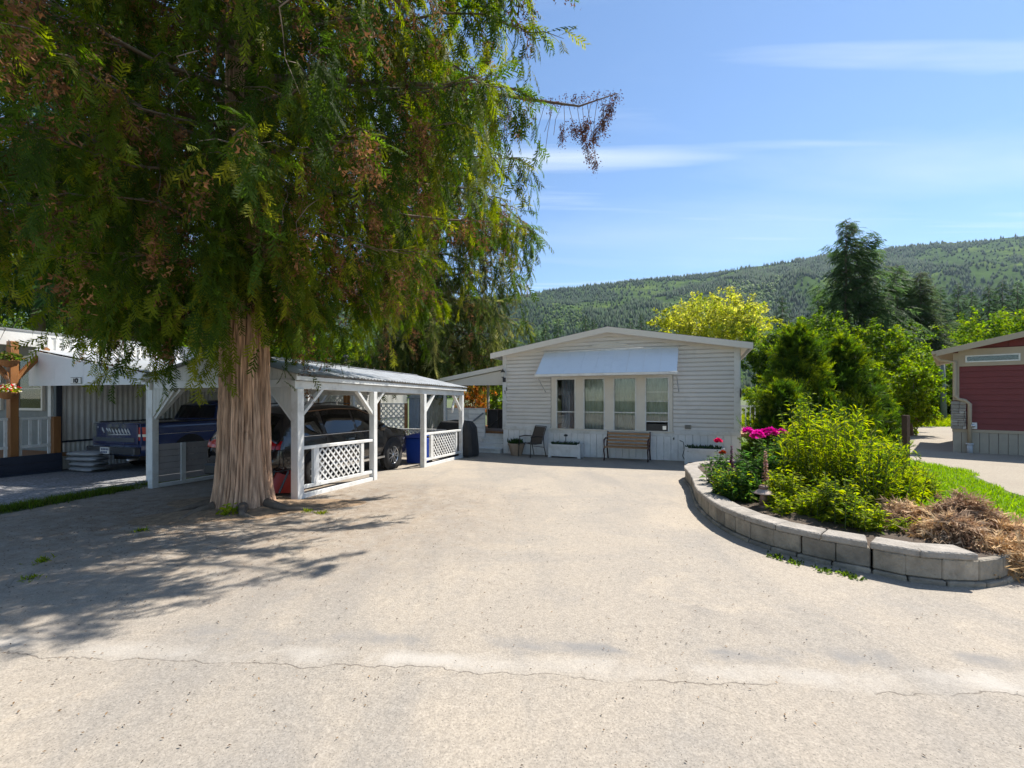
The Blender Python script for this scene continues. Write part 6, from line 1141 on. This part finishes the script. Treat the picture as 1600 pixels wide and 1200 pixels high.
m = MB(); m.grid(mound, 60, 9); tag(m.obj('root_soil', mat('needle_soil', (.24, .165, .10), .95, .45, 9, .9, 45, dirt=((.12, .075, .04), .8, 7))), kind='structure')
gg = np.random.default_rng(5); n = 60; p = gg.normal(0, .05, (n, 3))*[1, 1, 1] + [.12, -.60, .10]; V, Fc, C = place(*leaf_template(.6), p, gg.normal(0, 1, (n, 3)), gg.normal(0, .4, (n, 3)) + [0, -.5, .7], gg.uniform(.05, .1, n), tints(n, YGREEN)); sp = tris('seedling_leaves', V, Fc, M['leaf'], C); sp.location = ct.location; tag(sp, 'young broadleaf seedling sprouting at the foot of the cedar trunk', 'seedling')
# the second cedar beyond the carport
c2 = T('red_cedar_tree', 'drooping cedar standing behind the carport and the porch roof', 'tree', (-3.55, 20.6, gz(0, 21)))
bark_trunk('trunk', c2, M['bark'], 19, .34, .1, 22, na=60, nz=40, zmax=18)
def far_r(az, z): return np.interp(az % 6.283, [0, 1.57, 3.14, 4.71, 6.283], [4.9, 4.0, 4.4, 4.2, 4.9])*np.interp(z, [2.6, 3.2, 4.5, 9, 13, 19], [.70, .92, 1.0, .86, .6, .05])
CED2 = [(.05, .075, .016), (.085, .11, .024), (.12, .135, .03), (.15, .15, .05), (.04, .06, .014)]
cedar(c2, 19, 3.0, far_r, 110, 11, 4, 1.5, False, CED2, .16, 12, 9, .05)
# clipped cedars beside the home
for q, (px, d, top, w_, lab) in enumerate(((1246, 11.2, 510, 70, 'clipped pyramidal cedar nearest the home corner, the broadest of three'), (1316, 11.4, 526, 58, 'narrower pyramidal cedar beside the broad clipped one'), (1222, 10.2, 600, 42, 'short bushy cedar in front of the broad clipped one'), (1290, 10.4, 618, 40, 'small rounded cedar between the clipped pyramids and the bed'), (1358, 12.6, 585, 40, 'low dark cedar behind the board fence'))):
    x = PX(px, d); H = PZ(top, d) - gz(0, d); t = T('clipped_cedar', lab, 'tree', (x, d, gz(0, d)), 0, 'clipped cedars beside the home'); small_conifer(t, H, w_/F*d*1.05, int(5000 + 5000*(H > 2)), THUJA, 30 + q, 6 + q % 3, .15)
# broadleaf trees and shrubs
def broad(px, d, top, wpx, lab, pal, n, seed, bot=None, size=None, cat='tree', nm='broadleaf_tree', dep=None, nclump=28, grp=None):
    x = PX(px, d); zt = PZ(top, d) + .28; zb = (PZ(bot, d) + .28) if bot else zt*.12; t = T(nm, lab, cat, (x, d, gz(0, d)), 0, grp); rz_ = (zt - zb)/2; r = wpx/2/F*d
    leafy(t, (0, 0, (zt + zb)/2), (r, dep or r, rz_), int(n*1.35), (size or d*.0095)*.62, pal, nclump, seed); return t
broad(1120, 31, 462, 190, 'golden yellow green tree behind the grey home roof', [(.24, .26, .03), (.30, .30, .04), (.18, .22, .03), (.34, .33, .07)], 15000, 1, 560, nclump=40)
broad(1228, 26, 500, 130, 'dark green leafy tree between the golden tree and the clipped cedars', GREEN + TGREEN[:1], 12000, 2, 640)
broad(1290, 30, 487, 120, 'mid green leafy tree directly below the tall fir', TGREEN + GREEN, 13000, 3, 640)
broad(1362, 29, 505, 125, 'bright green leafy tree behind the overhead wires', TGREEN + GREEN[:2], 13000, 4, 640)
broad(1424, 24, 560, 84, 'lime green young tree with loose leafy sprays by the gravel drive', TGREEN, 12000, 5, 685, nclump=40)
broad(1390, 34, 520, 110, 'shaded green tree behind the lime green young tree', GREEN, 10000, 6, 650)
broad(1448, 46, 500, 130, 'rounded bright tree below the spruce pair', TGREEN + GREEN[:2], 10000, 7, 640)
broad(1530, 60, 488, 150, 'rounded bright tree whose top shows above the red house eave', TGREEN, 10000, 8, 640)
broad(1630, 58, 475, 150, 'wide bright tree rising over the red house roof', TGREEN + GREEN[:1], 9000, 9, 640)
broad(1480, 50, 560, 130, 'dark shrubby tree behind the service pole', GREEN, 9000, 10, 660)
broad(738, 24, 585, 60, 'russet orange leaved shrub seen through the porch opening', [(.30, .10, .03), (.36, .15, .04), (.22, .10, .03), (.20, .18, .03)], 5000, 11, 660, .16, 'shrub', 'russet_shrub')
broad(776, 26, 590, 60, 'yellow green shrub seen through the porch opening', TGREEN, 5000, 12, 660, .17, 'shrub', 'leafy_shrub')
broad(1178, 19, 600, 34, 'yellow green shrub behind the white side railing', TGREEN, 3000, 13, 660, .14, 'shrub', 'leafy_shrub')
for q, (px, d, top, w_, pal, lab) in enumerate(((-40, 30, 380, 210, TGREEN + GREEN, 'tall leafy tree at the far end behind the white mobile home'), (60, 33, 440, 170, GREEN, 'dark leafy tree behind the porch of the mobile home'), (255, 29, 470, 150, TGREEN + GREEN, 'bright leafy tree right of the two bare trunks'), (330, 34, 450, 150, GREEN + TGREEN[:1], 'leafy tree behind the mobile home roof and the big cedar trunk'), (440, 30, 500, 130, TGREEN + GREEN[:2], 'sunlit leafy shrub tree behind the carport ridge'), (530, 27, 515, 110, TGREEN + GREEN, 'leafy shrub tree left of the drooping cedar'), (170, 40, 440, 200, GREEN, 'dense dark tree behind the two bare trunks'))):
    broad(px, d, top, w_, lab, pal, 9000, 40 + q, 600)
# conifers
def con(px, d, top, wpx, lab, n, seed, pal=CONI, **k):
    x = PX(px, d); H = PZ(top, d) + .28; t = T(k.pop('nm', 'conifer_tree'), lab, 'tree', (x, d, -.28), 0, k.pop('grp', None)); conifer(t, H, wpx/2/F*d, n, pal, seed, size=k.pop('size', 1.0), **k); return t
con(1322, 46, 343, 172, 'tall ragged fir with long reaching branches on one side', 5000, 1, [(.045, .08, .028), (.065, .105, .034), (.034, .06, .024)], ragged=.5, droop=.12, asym=(.2, .3), nm='tall_fir', per=38, size=.78)
con(1402, 54, 413, 120, 'lighter green spruce of the close pair right of the tall fir', 3600, 2, [(.055, .10, .03), (.075, .12, .036)], nm='spruce_tree', size=.9)
con(1438, 53, 424, 115, 'darker brownish spruce of the close pair right of the tall fir', 3600, 3, [(.04, .062, .024), (.055, .075, .03)], nm='spruce_tree', size=.9)
con(1222, 60, 462, 60, 'slim dark conifer between the golden tree and the tall fir', 2000, 4)
con(1278, 58, 452, 80, 'dark conifer half hidden left of the tall fir', 2400, 5)
def con_row(spots, wpx, lab, n, seed, pal, grp):      # a few grown trees, the rest copies of them at their own height and turn
    protos = []
    for q, (px, top, d) in enumerate(spots):
        if q < 3: protos.append((con(px, d, top, wpx, lab, n, seed + q, pal, grp=grp), PZ(top, d) + .28)); continue
        src, H0 = protos[q % 3]; c = copy_tree(src); H = PZ(top, d) + .28; c.location = (PX(px, d), d, -.28); c.rotation_euler = (0, 0, q*1.7); c.scale = (H/H0*random.uniform(.85, 1.1),)*2 + (H/H0,)
con_row([(px, top, 88 + 6*(q % 3)) for q, (px, top) in enumerate(((1470, 448), (1497, 442), (1518, 452), (1545, 446), (1566, 438), (1590, 440), (1612, 436), (1640, 430)))], 64, 'dark conifer in the row rising beyond the red house', 2600, 20, [(.03, .06, .026), (.045, .08, .03)], 'row of conifers beyond the red house')
con_row([(852, 503, 75), (872, 496, 80), (915, 492, 110), (928, 498, 105), (985, 500, 120), (1002, 490, 115), (1022, 494, 118), (1045, 488, 112), (838, 512, 70)], 44, 'far dark conifer whose tip shows above the grey home roof', 2200, 40, CONI, 'far conifers above the home roof')
for q, (px, d, r_, lab) in enumerate(((150, 22, .44, 'thick bare conifer trunk rising behind the mobile home'), (203, 24, .33, 'slimmer leaning conifer trunk rising behind the mobile home'), (60, 26, .38, 'conifer trunk behind the mobile home porch roof'))):
    x = PX(px, d); t = T('tall_conifer', lab, 'tree', (x, d, -.28)); conifer(t, 24, 3.6, 3000, [(.03, .06, .02), (.045, .08, .024)], 60 + q, z0=.30, droop=.5, size=1.0, tr=r_)
# ------------------------------------------------------------------ the air between here and the hills
m = MB(); m.box(-9000, 9000, -260, 3600, -6, 1000); hz = m.obj('haze', None); tag(hz, 'pale summer haze over the valley', 'haze', kind='stuff')
hm = bpy.data.materials.new('haze'); hm.use_nodes = True; hn = hm.node_tree.nodes; hn.remove(hn['Principled BSDF']); pv = hn.new('ShaderNodeVolumePrincipled')
pv.inputs['Color'].default_value = (.62, .80, 1, 1); pv.inputs['Density'].default_value = .00005; pv.inputs['Anisotropy'].default_value = .2
hm.node_tree.links.new(pv.outputs[0], hn['Material Output'].inputs['Volume']); hz.data.materials.append(hm)
